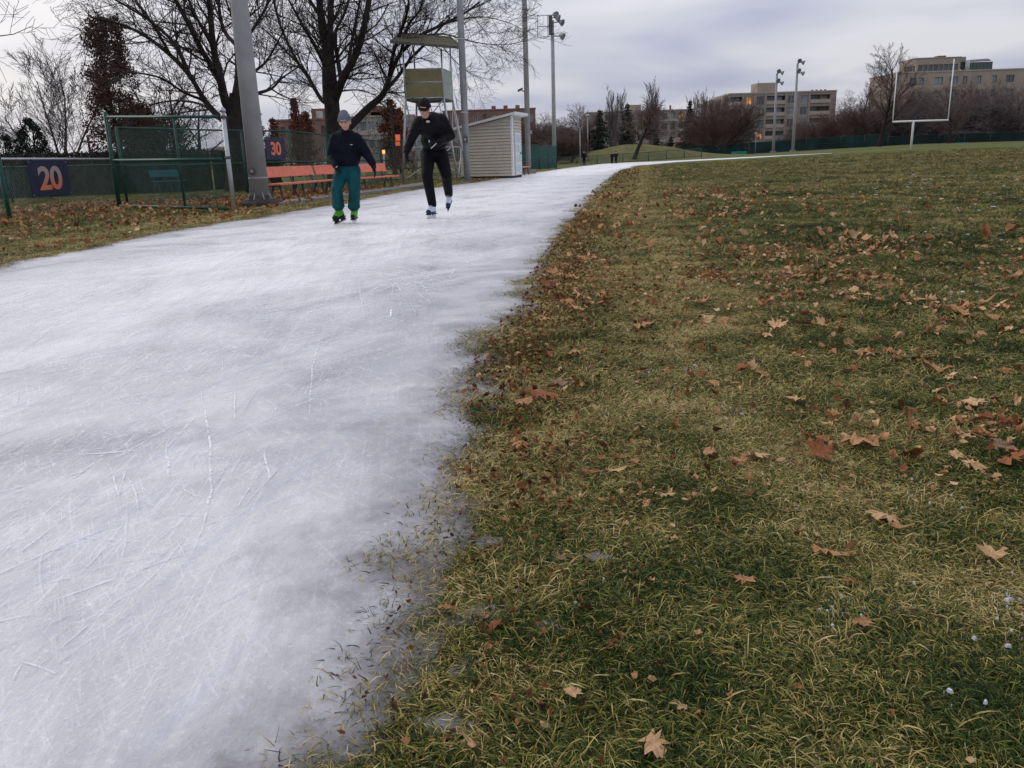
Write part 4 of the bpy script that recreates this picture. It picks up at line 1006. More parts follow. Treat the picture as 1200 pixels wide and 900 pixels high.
def bare_tree(label, base, h, r, seed, group=None, forks=None, mb_=M_bark, mt=M_twig, name='bare_tree', lean=(0, 0), **kw):
    P_ = dict(BASE); P_.update(kw); rnd = random.Random(seed); T, C = Tubes(), Tubes(); base = Vector(base)
    e = empty(name, base, label, 'tree', group)
    for (dx, dy, hh) in (forks or [(lean[0], lean[1], 1.0)]): grow(T, C, base - Vector((0, 0, .1)), Vector((dx, dy, 1)), h * hh, r, 0, rnd, P_)
    T.build('trunk', mb_, e); C.build('crown', mt, e); return e
def px_limbs(e, T, C, limbs, Y, rnd, P_, sub=7, slen=1.6):
    """limbs: (pixel polyline with depth offsets, r0, r1)"""
    for pl, r0, r1 in limbs:
        A = [at(x, y, Y + dz) for x, y, dz in pl]; n = len(A)
        pts = []; 
        for i in range(n - 1):
            for k in range(3):
                f = k / 3; p0, p1, p2, p3 = A[max(i - 1, 0)], A[i], A[i + 1], A[min(i + 2, n - 1)]
                pts.append(.5 * ((2 * p1) + (p2 - p0) * f + (2 * p0 - 5 * p1 + 4 * p2 - p3) * f * f + (-p0 + 3 * p1 - 3 * p2 + p3) * f ** 3))
        pts.append(A[-1]); m_ = len(pts); rads = [r0 + (r1 - r0) * (i / (m_ - 1)) ** .8 for i in range(m_)]
        T.add(pts, rads, 10 if r0 > .15 else 6)
        if sub == 0: continue
        tot = sum((pts[i + 1] - pts[i]).length for i in range(m_ - 1)); cnt = int(sub * tot / 2.0) + 2
        for j in range(cnt):
            f = (.18 + .82 * (j + rnd.random()) / cnt) * (m_ - 1); i = min(int(f), m_ - 2); b = pts[i].lerp(pts[i + 1], f - i); tan = (pts[i + 1] - pts[i]).normalized(); rr = rads[i]
            grow(T, C, b, rdir(tan, R(rnd.uniform(25, 60)), rnd), slen * rnd.uniform(.6, 1.3), max(.012, min(rr * .5, .045)), 2, rnd, P_)
Ph = dict(BASE); Ph.update(up=(0, 0, .03, .03, .04), n=(0, 0, 7, 6, 4), jit=.16, rmin=.0055, max=4, big=2, len=.58, start=.12, ang=(22, 55))
# big tree beside the thick pole
Y1 = 31.0; rnd = random.Random(3); b = B(277, Y1); e = empty('maple_tree', b, 'large bare maple behind the thick grey pole, limbs sweeping over the gate', 'tree', 'large bare trees behind the fence'); T, C = Tubes(), Tubes()
b_py = proj(b)[1]
px_limbs(e, T, C, [([(277, b_py + 2, 0), (276, 180, 0), (275, 150, 0), (277, 128, 0), (278, 110, 0)], .42, .27)], Y1, rnd, Ph, sub=0)
px_limbs(e, T, C, [
 ([(278, 115, 0), (281, 88, .3), (279, 55, .8), (276, 20, 1), (270, -40, 1.5)], .22, .08),
 ([(275, 140, 0), (264, 118, -.3), (258, 90, -.6), (250, 55, -1), (246, 10, -1.2), (240, -40, -1.5)], .20, .07),
 ([(262, 112, -.3), (255, 88, -.8), (238, 62, -1.4), (222, 30, -2), (200, -10, -2.5), (180, -40, -3)], .13, .05),
 ([(274, 148, 0), (258, 138, .5), (240, 118, 1), (222, 88, 1.2), (200, 65, 1), (170, 42, .8), (140, 28, .5), (110, 22, 0)], .15, .03),
 ([(222, 88, 1.2), (205, 52, 2), (180, 28, 2.5), (150, 8, 3), (120, -8, 3)], .09, .03),
 ([(200, 65, 1), (175, 22, 0), (150, -10, 0)], .07, .03),
 ([(240, 118, 1), (215, 108, 0), (190, 92, -1), (165, 86, -2), (150, 85, -2)], .06, .02),
 ([(258, 138, .5), (235, 122, 2), (205, 118, 3), (180, 122, 3), (170, 128, 3)], .06, .018),
 ([(279, 55, .8), (262, 35, 2), (256, 0, 2), (258, -30, 2)], .09, .04),
 ([(283, 128, 0), (296, 112, .8), (318, 104, 1.5), (330, 92, 2), (350, 78, 2)], .09, .02),
 ([(281, 100, .3), (298, 84, 1.2), (312, 72, 1.8), (326, 48, 2.2), (335, 30, 2)], .08, .02),
 ([(279, 60, .8), (294, 38, 1.6), (310, 12, 2.2), (325, -20, 2.5)], .09, .03),
 ([(250, 55, -1), (230, 20, -2), (215, -15, -2)], .08, .03),
 ([(318, 104, 1.5), (330, 112, 1.5), (345, 118, 1.2)], .035, .012)], Y1, rnd, Ph, sub=5.2, slen=1.85)
T.build('trunk', M_bark, e); C.build('crown', M_twig, e)
# big tree behind the skater
Y2 = 36.0; rnd = random.Random(11); b = B(393, Y2); e = empty('maple_tree', b, 'large bare maple with a heavy limb reaching right over the booth', 'tree', 'large bare trees behind the fence'); T, C = Tubes(), Tubes(); b_py = proj(b)[1]
px_limbs(e, T, C, [([(394, b_py + 2, 0), (393, 180, 0), (391, 150, 0), (389, 125, 0), (388, 105, 0)], .40, .29)], Y2, rnd, Ph, sub=0)
px_limbs(e, T, C, [
 ([(385, 118, 0), (383, 92, -.3), (382, 55, -.6), (376, 20, -1), (372, -40, -1.2)], .24, .11),
 ([(392, 112, 0), (388, 70, .6), (387, 30, .8), (389, -40, 1)], .19, .09),
 ([(391, 120, 0), (402, 92, -.6), (418, 62, -1), (427, 30, -1.4), (434, -10, -1.6), (440, -40, -2)], .19, .08),
 ([(400, 95, 0), (395, 65, .8), (392, 40, 1.4), (404, 15, 2), (414, -20, 2)], .10, .05),
 ([(408, 84, -.6), (411, 55, .3), (417, 25, .8), (424, -10, 1)], .09, .04),
 ([(404, 152, 0.00), (415, 143, 0.54), (432, 126, 1.35), (446, 114, 2.03), (452, 104, 2.43), (459, 84, 2.70), (470, 62, 2.97), (492, 42, 3.24), (520, 28, 3.51), (545, 15, 3.78), (562, 2, 4.05)], .20, .03),
 ([(452, 105, 2.43), (466, 90, 3.51), (482, 68, 4.05), (498, 52, 4.32), (515, 34, 4.59), (528, 20, 4.59)], .11, .03),
 ([(456, 92, 2.70), (461, 62, 1.62), (470, 36, 0.81), (478, 10, 0.00), (480, -30, 0.00)], .10, .04),
 ([(470, 62, 2.97), (478, 30, 2.16), (492, 12, 1.35), (500, -20, 0.81)], .08, .03),
 ([(492, 42, 3.24), (520, 40, 4.05), (550, 48, 4.86), (575, 52, 5.40), (600, 52, 5.67)], .045, .012),
 ([(520, 28, 3.51), (545, 22, 2.70), (570, 20, 1.89), (600, 28, 1.35)], .04, .012),
 ([(545, 15, 3.78), (570, 2, 3.78), (595, -8, 4.05)], .03, .012),
 ([(515, 50, 4.05), (530, 68, 4.32), (545, 82, 4.59), (558, 90, 4.59)], .03, .01),
 ([(384, 122, 0), (376, 116, .3), (362, 92, 1), (350, 75, 1.4), (336, 48, 2), (326, 22, 2.4), (318, -10, 2.6)], .10, .04),
 ([(380, 75, -.6), (370, 55, -1.4), (356, 32, -2), (345, 12, -2.4), (330, -15, -2.6)], .09, .035),
 ([(350, 75, 1.4), (335, 60, 1), (318, 42, .6), (300, 26, .2)], .05, .02),
 ([(388, 110, 0), (405, 106, 1), (425, 106, 2), (440, 112, 2.4)], .05, .014),
 ([(400, 96, 0), (420, 86, 1.4), (442, 88, 2)], .05, .015),
 ([(391, 75, .6), (412, 48, 2), (440, 30, 3), (455, 5, 3.4)], .06, .025),
 ([(376, 20, -1), (360, -5, -1), (350, -30, -1)], .08, .04)], Y2, rnd, Ph, sub=5.2, slen=1.85)
T.build('trunk', M_bark, e); C.build('crown', M_twig, e)
# smaller bare trees behind left hedge
bare_tree('pale grey bare tree with two spreading stems rising behind the hedge on the left', B(78, 62), 8.2, .12, 21, mb_=M_twig, mt=mat('pale_twig', (.11, .10, .11), .9), forks=[(-.25, 0, .92), (.05, .1, 1.0), (.35, .1, .9), (-.7, .2, .85)], n=(12, 9, 8, 5), t0=.15, max=3, rmin=.011, ang=(20, 48), len=.50, rat=.5)
bare_tree('slim dark bare tree behind the teal bench', B(205, 60), 6.2, .2, 22, n=(9, 7, 6, 4), max=3, rmin=.014, t0=.2, forks=[(.05, 0, 1), (-.12, 0, .9)], mt=M_twig)
bare_tree('dark bare tree with crooked boughs behind the gate', B(232, 66), 5.6, .2, 23, n=(9, 7, 6, 4), max=3, rmin=.014, t0=.2, ang=(35, 65))
bare_tree('bare branches of a tree reaching in at the upper left corner', B(-62, 40), 9.2, .22, 24, n=(10, 7, 6, 4), max=3, rmin=.010, t0=.3, ang=(40, 70), len=.6)

# leaf cards
def cards(name, C_, size, m, parent, seed=0, asp=.6, kind=None, curl=True):
    r_ = np.random.RandomState(seed); n = len(C_); C_ = np.asarray(C_) - np.array(wloc(parent)) if parent else np.asarray(C_)
    a = r_.normal(size=(n, 3)); a /= np.linalg.norm(a, axis=1, keepdims=True); b_ = r_.normal(size=(n, 3)); b_ -= a * (a * b_).sum(1, keepdims=True); b_ /= np.linalg.norm(b_, axis=1, keepdims=True)
    s = size * r_.uniform(.6, 1.3, (n, 1)); a = a * s; b_ = b_ * s * asp
    V = np.stack([C_ - a, C_ + b_, C_ + a, C_ - b_], 1).reshape(-1, 3); F = np.arange(n * 4).reshape(-1, 4)
    return raw_mesh(name, V, F, m, parent, kind, sm=False)
def volume_pts(base, h, prof, n, seed, clump=40, cs=.35, gap=True):
    """clumpy points inside a profile of revolution prof(t)->radius"""
    r_ = np.random.RandomState(seed); out = []
    cl = []
    for k in range(clump):
        t = r_.uniform(0, 1) ** .9; rad = prof(t) * math.sqrt(r_.uniform(.15, 1)); a = r_.uniform(0, 2 * math.pi); cl.append((base[0] + rad * math.cos(a), base[1] + rad * math.sin(a), base[2] + h * t, .5 + .5 * r_.rand(), t))
    per = n // clump
    for (x, y, z, s, t) in cl: c = r_.normal(size=(per, 3)) * cs * s * np.array([1, 1, 1.1]) * (.35 + .65 * max(.15, prof(t) / max(prof(.3), .01))); c += (x, y, z); out.append(c)
    return np.concatenate(out)
def leafy(label, base, h, prof, n, size, m, seed, group=None, clump=60, cs=.35, name='columnar_oak', cat='tree', trunk=True):
    base = Vector(base); e = empty(name, base, label, cat, group); P_ = dict(BASE); P_.update(jit=.025, up=(.2, .1), n=(12, 4), max=1, len=.25, ang=(20, 45), t0=.1, rmin=.012, big=9)
    if trunk: T = Tubes(); grow(T, T, base, Vector((0, 0, 1)), h * .92, h * .018 + .03, 0, random.Random(seed), P_); T.build('trunk', M_bark, e)
    pts = volume_pts((base.x, base.y, base.z + h * .08), h * .92, prof, n, seed, clump, cs); pts = pts[pts[:, 2] > base.z + .05]
    cards('crown', pts, size, m, e, seed); return e
Yk = 42; b = B(154, Yk); ht = Z(125, 18, Yk) - b.z; leafy('tall narrow oak keeping its rusty brown leaves, left of the big bare maple', B(150, Yk), ht, lambda t: (1.75 - 1.05 * t) * (.9 + .14 * math.sin(t * 23)), 19000, .06, M_oak, 5, clump=210, cs=.26)
leafy('second rusty brown leaved oak, lower, behind the gate', B(173, 44), 3.9, lambda t: 1.3 - .8 * t, 9000, .07, M_oak, 6, clump=100, cs=.32)
leafy('dark leafless looking evergreen shrub mass behind the teal bench', B(208, 46), 3.2, lambda t: 1.5 - .7 * t, 5000, .07, M_hedge, 61, clump=70, cs=.35, name='evergreen_shrub', cat='shrub')
for px, Y_, tpy, rr, sd_, lb in ((308, 75, 125, .75, 7, 'slim copper leaved tree directly right of the thick grey pole'), (326, 78, 138, .5, 72, 'shortest slim copper leaved tree between pole and brick building'), (352, 70, 116, .75, 8, 'tallest slim copper leaved tree in front of the brick building'), (364, 74, 132, 1.2, 9, 'broader copper leaved tree in front of the brick building'), (462, 66, 118, 1.5, 10, 'copper leaved tree showing through the left side of the booth frame'), (470, 70, 128, 1.4, 12, 'low copper leaved tree beneath the booth')):
    b = B(px, Y_); leafy(lb, b, Z(px, tpy, Y_) - b.z, lambda t, rr=rr: rr * (1 - .85 * t), 3600, .10, M_rleaf, sd_, 'copper leaved trees beyond the fence', clump=60, cs=.3)
# hedge and clipped shrubs
def hedge(label, pts, h, wdt, n, seed):
    pts = [Vector(p) for p in pts]; e = empty('clipped_hedge', pts[0], label, 'hedge'); m = MB(); r_ = np.random.RandomState(seed); P0 = []
    for i in range(len(pts) - 1):
        a, b_ = pts[i], pts[i + 1]; d = b_ - a; L = d.length; d.normalize(); nn = Vector((-d.y, d.x, 0)); k = int(n * L / 20)
        m.box((a + b_) / 2 + up * (h * .48), (L, wdt * .8, h * .93), d, nn, up)
        s, u, v = r_.uniform(0, L, k), r_.uniform(-1, 1, k), r_.uniform(0, 1, k); f = r_.randint(0, 3, k)
        uu = np.where(f == 0, u, np.where(f == 1, 1, -1) * (1 + .05 * r_.randn(k))); vv = np.where(f == 0, 1 + .03 * r_.randn(k), v)
        P0.append(np.array(a)[None] + s[:, None] * np.array(d) + (uu * wdt / 2)[:, None] * np.array(nn) + (vv * h)[:, None] * np.array((0, 0, 1)))
    m.build('branches', M_hedge, e); cards('foliage', np.concatenate(P0), .06, M_hedge, e, seed); return e
zh = Z(110, 180, 35)
hedge('long clipped brown green hedge running behind the low fence', [gpt(-30, 29), gpt(-20, 33.5), gpt(-12.0, 35.2)], 1.55, 1.2, 15000, 4)
hedge('shorter dark hedge continuing behind the gate and big tree', [gpt(-12.0, 35.6), gpt(-9.5, 36.5)], 1.5, 1.1, 15000, 5)
leafy('small rounded dark evergreen poking above the hedge at far left', B(14, 44), Z(14, 163, 44) + .35, lambda t: 1.0 * math.sqrt(max(0, 1 - t ** 3)), 5000, .05, M_con, 31, 'clipped evergreens behind the hedge', 90, .13, 'clipped_evergreen', 'shrub')
leafy('taller pointed dark evergreen poking above the hedge, left of the 20 sign tree', B(48, 44), Z(48, 144, 44) + .35, lambda t: .9 * math.sqrt(max(0, 1 - t ** 2.2)), 7000, .05, M_con, 32, 'clipped evergreens behind the hedge', 120, .12, 'clipped_evergreen', 'shrub')
# utility pole far left
Yq = 90; b = B(111, Yq); e = empty('telegraph_pole', b, 'tiny telegraph pole with a crossarm above the hedge', 'pole'); zt_ = Z(110, 160, Yq)
MB().tube([b, Vector((b.x, b.y, zt_))], .13, 6).build('shaft', M_twig, e); MB().bar((b.x - .7, b.y, zt_ - .5), (b.x + .9, b.y, zt_ - .5), .12, .12).build('crossarm', M_twig, e)

# spruces
def spruce(label, base, h, rad, seed, group=None):
    base = Vector(base); e = empty('spruce_tree', base, label, 'tree', group); T = Tubes(); T.add([base, base + up * h * .5, base + up * h], [h * .02, h * .012, .02], 6); T.build('trunk', M_bark, e)
    r_ = np.random.RandomState(seed); pts = []; lv = int(h * 2.6)
    for l in range(lv):
        t = l / lv; z = base.z + h * (.04 + .95 * t); rr = rad * (1 - t) ** .85 * r_.uniform(.8, 1.15) + .08; nb = int(12 * (1 - t) + 5)
        for k in range(nb):
            a = r_.uniform(0, 6.28); L = rr * r_.uniform(.7, 1.1); n = int(22 * L / 1.5) + 6; s = r_.uniform(.1, 1, n) * L
            pts.append(np.stack([base.x + np.cos(a) * s + r_.normal(size=n) * .09, base.y + np.sin(a) * s + r_.normal(size=n) * .09, z - .28 * s + r_.normal(size=n) * .07], 1))
    cards('crown', np.concatenate(pts), .17, M_con, e, seed, asp=.4); return e
for px, Y_, tpy, rad, sd_, lb in ((703, 128, 126, 3.1, 1, 'dense dark spruce on the left side of the mound'), (735, 134, 119, 2.6, 2, 'tall spruce behind the mound top beside the poplars'), (808, 150, 116, 2.8, 3, 'dark spruce right of the mound against the apartments'), (770, 140, 160, 2.6, 4, 'low dark evergreen behind the leaning tree'), (786, 142, 158, 2.4, 14, 'lowest dark evergreen at right foot of the mound')):
    b = B(px, Y_); b.z = min(b.z, -.2) if True else b.z; spruce(lb, b, Z(px, tpy, Y_) - b.z, rad, sd_, 'spruces round the mound')
# poplars and far bare trees: a handful of prototypes, copied
protos = {}
def proto(kind):
    o = Vector((0, 0, 0))
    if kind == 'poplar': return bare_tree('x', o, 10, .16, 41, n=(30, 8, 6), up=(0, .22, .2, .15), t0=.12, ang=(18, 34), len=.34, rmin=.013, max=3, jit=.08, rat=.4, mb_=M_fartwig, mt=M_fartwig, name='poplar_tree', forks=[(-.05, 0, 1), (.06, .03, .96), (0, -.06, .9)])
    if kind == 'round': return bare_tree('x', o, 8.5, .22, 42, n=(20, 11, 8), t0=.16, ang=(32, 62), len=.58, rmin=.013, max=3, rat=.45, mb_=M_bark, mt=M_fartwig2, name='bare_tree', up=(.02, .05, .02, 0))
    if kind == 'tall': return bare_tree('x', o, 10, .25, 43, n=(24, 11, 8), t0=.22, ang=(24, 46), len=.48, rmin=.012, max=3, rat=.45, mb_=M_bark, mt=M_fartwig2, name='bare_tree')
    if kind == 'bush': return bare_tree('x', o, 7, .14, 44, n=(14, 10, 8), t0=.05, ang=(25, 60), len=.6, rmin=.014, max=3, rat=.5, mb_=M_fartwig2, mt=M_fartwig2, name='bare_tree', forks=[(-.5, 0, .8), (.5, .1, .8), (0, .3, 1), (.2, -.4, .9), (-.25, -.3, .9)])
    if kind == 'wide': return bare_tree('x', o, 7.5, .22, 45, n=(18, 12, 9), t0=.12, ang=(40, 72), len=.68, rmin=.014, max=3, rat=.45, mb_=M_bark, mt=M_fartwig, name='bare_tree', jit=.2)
HT = dict(poplar=10.5, round=9.5, tall=10.5, bush=8, wide=9)
def put(kind, px, Y_, tpy, label, group, rz=None, wx=1.0):
    b = B(px, Y_); b.z -= .05; h = Z(px, tpy, Y_) - b.z; s = h / HT[kind]; rz = rng.uniform(0, 6.28) if rz is None else rz
    if kind not in protos:
        protos[kind] = proto(kind); e = protos[kind]
        vs = [v.co.z for c in e.children for v in c.data.vertices]; HT[kind] = max(vs) * .97; s = h / HT[kind]
        e.location = b; e['label'] = label; e['group'] = group; e.rotation_euler = (0, 0, rz); e.scale = (s * wx, s * wx, s)
    else: e = copy_thing(protos[kind], b, rz, (s * wx, s * wx, s), label, group)
    return e
gp = 'bare poplars behind the mound'; gm_ = 'bare trees round the far field'
put('poplar', 718, 150, 101, 'pale bare poplar behind the left spruce', gp, wx=.95)
put('poplar', 764, 152, 91, 'tallest pale bare poplar above the middle of the mound', gp)
put('poplar', 728, 158, 104, 'thin pale bare poplar right of the left spruce', gp, wx=.7)
put('poplar', 812, 190, 107, 'bare poplar behind the right spruce', gp, wx=.8)
put('poplar', 822, 195, 103, 'bare poplar directly left of the apartment corner', gp, wx=.8)
put('poplar', 830, 200, 108, 'small bare poplar at the apartment corner', gp, wx=.7)
put('bush', 838, 138, 110, 'broad bare tree hiding the left end of the apartment block', gm_, wx=1.3)
put('bush', 850, 142, 122, 'lower bare tree before the apartment windows', gm_, wx=1.2)
put('wide', 826, 150, 132, 'low spreading bare tree next to the pink roofed house', gm_, wx=1.1)
put('round', 690, 128, 122, 'bare tree left of the spruces on the mound', gm_)
put('tall', 680, 150, 122, 'thin bare tree rising left of the mound', gm_)
# leaning tree on the mound
b = B(743, 108); bare_tree('leaning bare tree with a dark crooked trunk on the mound', b, Z(765, 128, 108) - b.z, .28, 51, lean=(.42, 0), n=(20, 10, 8), t0=.3, ang=(30, 65), len=.6, rmin=.014, max=3, rat=.45, mt=M_fartwig2, up=(.05, .03, .02, 0))
for i, (k, px, Y_, tpy, lb) in enumerate([
    ('bush', 632, 120, 140, 'dense brown bare thicket tree right of the shed roof'), ('round', 648, 125, 138, 'bare thicket tree behind the lone floodlight pole'), ('bush', 660, 130, 142, 'bare thicket tree right of the lone floodlight pole'),
    ('wide', 672, 134, 137, 'bare spreading tree in the thicket near the thin lamp'), ('wide', 640, 150, 131, 'taller bare tree at the back of the left thicket'), ('bush', 618, 128, 137, 'bare thicket tree behind the tall plain pole'),
    ('round', 605, 140, 138, 'bare tree above the shed roof edge'), ('bush', 650, 112, 154, 'low brown thicket shrub beside the mound'), ('bush', 670, 112, 156, 'lowest brown thicket shrub at the mound shoulder'),
    ('tall', 1030, 124, 55, 'tallest bare tree on the far field, left of the goal post'), ('round', 990, 140, 104, 'bare tree in the gap right of the apartment block'), ('tall', 1003, 150, 94, 'slim bare tree between the two apartment buildings'),
    ('bush', 985, 142, 128, 'lower bare tree by the block end wall'), ('bush', 1010, 136, 118, 'bare bushy tree behind the tallest tree'), ('wide', 1052, 136, 100, 'spreading bare tree behind the left goal upright'),
    ('round', 1072, 134, 95, 'rounded bare tree framed by the goal uprights'), ('wide', 1090, 132, 98, 'spreading bare tree framed right of centre in the goal'), ('round', 1112, 122, 88, 'bare tree with a thick trunk just right of the goal'),
    ('wide', 1135, 134, 90, 'wide bare tree in front of the flue and solarium'), ('round', 1155, 132, 92, 'bare tree below the solarium roof'), ('wide', 1172, 126, 94, 'dark spreading bare tree near the right edge'),
    ('round', 1192, 130, 90, 'rightmost full bare tree at the edge of the photo'), ('bush', 1062, 138, 128, 'low bare thicket behind the goal post base'), ('bush', 1100, 137, 126, 'low bare thicket right of the goal post base'),
    ('bush', 1145, 136, 128, 'low bare thicket under the wide tree by the pale panel'), ('bush', 1185, 134, 126, 'low bare thicket at the right edge'), ('wide', 950, 150, 142, 'low bare tree before the right end of the apartment block'),
    ('wide', 925, 148, 148, 'low bare tree between the twin floodlight poles'), ('bush', 968, 146, 146, 'dark low bare thicket right of the twin poles'), ('round', 1215, 128, 95, 'bare tree partly cut by the right edge')]): put(k, px, Y_, tpy, lb, gm_, wx=1.25 if k in ('wide', 'bush') else 1.1)
# far brush filling the skyline gaps
m = Tubes(); rnd = random.Random(5)
eb = bpy.data.objects.new('far_brush_anchor', None)
for k in range(4200):
    px = rnd.choice([rnd.uniform(600, 690), rnd.uniform(980, 1260), rnd.uniform(930, 1000), rnd.uniform(980, 1260)]); Y_ = rnd.uniform(142, 175); b = B(px, Y_); h = rnd.uniform(1.5, 6.0) * (1 if px > 700 else .9)
    if 928 < px < 985: h *= .75
    p = [b, b + Vector((rnd.gauss(0, .5), rnd.gauss(0, .4), h * .55)), b + Vector((rnd.gauss(0, 1.3), rnd.gauss(0, .8), h))]; m.add(p, [.06, .04, .015], 3)
    for j in range(3): q = p[1].lerp(p[2], rnd.random()); m.add([q, q + Vector((rnd.gauss(0, .5), rnd.gauss(0, .4), .5)), q + Vector((rnd.gauss(0, 1), rnd.gauss(0, .8), 1.2))], [.03, .02, .012], 3)
class _N: pass
def wl_none(o): return Vector((0, 0, 0))
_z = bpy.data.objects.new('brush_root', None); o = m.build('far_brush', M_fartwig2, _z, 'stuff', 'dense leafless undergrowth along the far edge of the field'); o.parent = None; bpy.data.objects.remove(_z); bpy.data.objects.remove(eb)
# ------------------------------------------------------------------ grass (instanced clumps)
def grass_mat():
    m = bpy.data.materials.new('grass_blades'); m.use_nodes = True; t = m.node_tree; N = t.nodes; Lk = t.links.new; b = N['Principled BSDF']
    b.inputs['Roughness'].default_value = .55; b.inputs['Specular IOR Level'].default_value = .12
    pos = N.new('ShaderNodeNewGeometry').outputs['Position']
    def att(nm, ty='GEOMETRY'):
        n = N.new('ShaderNodeAttribute'); n.attribute_name = nm; n.attribute_type = ty; return n.outputs['Fac']
    def noise(s, d=4):
        n = N.new('ShaderNodeTexNoise'); n.inputs['Scale'].default_value = s; n.inputs['Detail'].default_value = d; Lk(pos, n.inputs['Vector']); return n.outputs[0]
    def Mt(op, a, b_):
        n = N.new('ShaderNodeMath'); n.operation = op
        for i, v in enumerate((a, b_)):
            if isinstance(v, (int, float)): n.inputs[i].default_value = v
            else: Lk(v, n.inputs[i])
        return n.outputs[0]
    def ramp(v, stops):
        r = N.new('ShaderNodeValToRGB'); Lk(v, r.inputs[0]); e = r.color_ramp.elements
        while len(e) < len(stops): e.new(.5)
        for k, (p, c) in enumerate(stops): e[k].position = p; e[k].color = (*c, 1)
        return r.outputs[0]
    tint = att('tint'); dry = att('dry', 'INSTANCER')
    v = Mt('ADD', Mt('ADD', Mt('SUBTRACT', Mt('MULTIPLY', tint, 1.05), .16), Mt('MULTIPLY', dry, .52)), Mt('MULTIPLY', Mt('SUBTRACT', noise(3.0, 5), .5), 1.2))
    c = ramp(v, [(0, (.008, .022, .004)), (.26, (.022, .052, .008)), (.46, (.080, .120, .018)), (.61, (.23, .205, .046)), (.78, (.46, .36, .12)), (1, (.66, .50, .24))])
    mx = N.new('ShaderNodeMixRGB'); mx.blend_type = 'MULTIPLY'; mx.inputs[0].default_value = 1; Lk(c, mx.inputs[1])
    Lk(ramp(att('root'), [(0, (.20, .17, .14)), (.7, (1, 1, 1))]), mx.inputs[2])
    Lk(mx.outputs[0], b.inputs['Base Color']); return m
MG = grass_mat()
def clump(seed, nb, rad, lmin, lmax, wd, el):
    r_ = np.random.RandomState(seed); a = r_.uniform(0, 6.283, nb); rr = rad * np.sqrt(r_.uniform(0, 1, nb)); x, y = rr * np.cos(a), rr * np.sin(a)
    flow = r_.uniform(0, 6.28); d = np.where(r_.rand(nb) < .6, flow + r_.normal(0, .7, nb), r_.uniform(0, 6.28, nb)); L = r_.uniform(lmin, lmax, nb); e0 = np.clip(r_.normal(el, 18, nb), 8, 85) * math.pi / 180
    V = []; T = []; RT = []; px, py, pz = x, y, np.full(nb, -.006); e = e0; k = 4
    w_ = wd * r_.uniform(.6, 1.3, nb); tint = np.clip(r_.beta(2, 2, nb), 0, 1); turn = r_.normal(0, .35, nb)
    cols_ = []
    for i in range(k + 1):
        ww = w_ * (1 - (i / k) ** 2 * .9); sx, sy = -np.sin(d), np.cos(d)
        tw = .35 * np.sin(i * 1.1 + x * 40)
        cols_.append(np.stack([px - sx * ww / 2, py - sy * ww / 2, pz - ww * tw], 1)); cols_.append(np.stack([px + sx * ww / 2, py + sy * ww / 2, pz + ww * tw], 1))
        st = L / k; px = px + np.cos(d) * np.cos(e) * st; py = py + np.sin(d) * np.cos(e) * st; pz = np.maximum(pz + np.sin(e) * st, .001); e = e - .20 - .30 * r_.rand(nb); d = d + turn * .6
    V = np.stack(cols_, 1).reshape(-1, 3); n2 = 2 * (k + 1); base = np.arange(nb)[:, None] * n2
    F = np.concatenate([base + np.array([[2 * i, 2 * i + 1, 2 * i + 3, 2 * i + 2]]) for i in range(k)])
    root = np.tile(np.repeat(np.arange(k + 1) / k, 2), nb)
    me = raw_mesh(None, V, F, MG, attrs={'tint': ('POINT', np.repeat(tint, n2)), 'root': ('POINT', root)}); return me
src = bpy.data.collections.new('grass_sources')
for k in range(6):
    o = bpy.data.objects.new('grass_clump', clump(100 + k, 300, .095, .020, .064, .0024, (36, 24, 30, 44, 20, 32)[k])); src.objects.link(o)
r_ = np.random.RandomState(77)
def scatter(x0, x1, y0, y1, dens, fr=True):
    st = 1 / math.sqrt(dens); gx, gy = np.meshgrid(np.arange(x0, x1, st), np.arange(y0, y1, st)); X, Y_ = gx.ravel(), gy.ravel()
    X = X + r_.uniform(-.55, .55, len(X)) * st; Y_ = Y_ + r_.uniform(-.55, .55, len(X)) * st
    if fr:
        k = (X < .70 * Y_ + .7) & (X > -.70 * Y_ - .8); X, Y_ = X[k], Y_[k]
    return X, Y_
PX, PY, PS = [], [], []
for (x0, x1, y0, y1, dn, s) in ((-1.5, 3.2, .7, 3, 260, .95), (-1.5, 5.7, 3, 7, 150, 1.1), (-9, 11, 7, 14, 62, 1.5), (-14, 20, 14, 26, 24, 2.0), (-16, 30, 26, 42, 9.0, 2.8), (-20, 46, 42, 66, 3.5, 4.0)):
    X, Y_ = scatter(x0, x1, y0, y1, dn); PX.append(X); PY.append(Y_); PS.append(np.full(len(X), s))
PX, PY, PS = map(np.concatenate, (PX, PY, PS)); bd = bank_dist(PX, PY)
nz = np.array([fbm(x, y, 2.6, 4, 3.0) * .10 + fbm(x, y, .8, 2, 1.0) * .05 + fbm(x, y, 6, 2, 8.0) * .08 for x, y in zip(PX, PY)])
de = bd + nz * 1.3
keep = r_.rand(len(PX)) < np.interp(de, [-.02, .03, .08, .13], [1, .6, .08, 0])
keep &= ~((PX < -11.0) & (PY > 30))
PX, PY, PS, bd, de = PX[keep], PY[keep], PS[keep], bd[keep], de[keep]
PZ = np.array([gz(x, y) for x, y in zip(PX, PY)])
path = np.array([math.exp(-((-b_ - 1.0 - .35 * fbm(x, y, .5, 2, 4)) / .38) ** 2) for x, y, b_ in zip(PX, PY, bd)])
dry = .19 + .36 * path + .38 * np.exp(np.minimum(0, bd) / .5) + .35 * (1 - .3 * path) * np.array([fbm(x, y, .45, 3, 11) for x, y in zip(PX, PY)]) - .10 * np.clip((-bd - 1.6) / 1.2, 0, 1)
dry = np.where(PX < -4, dry + .12, dry + .16 * np.clip((PY - 6) / 14, 0, 1))
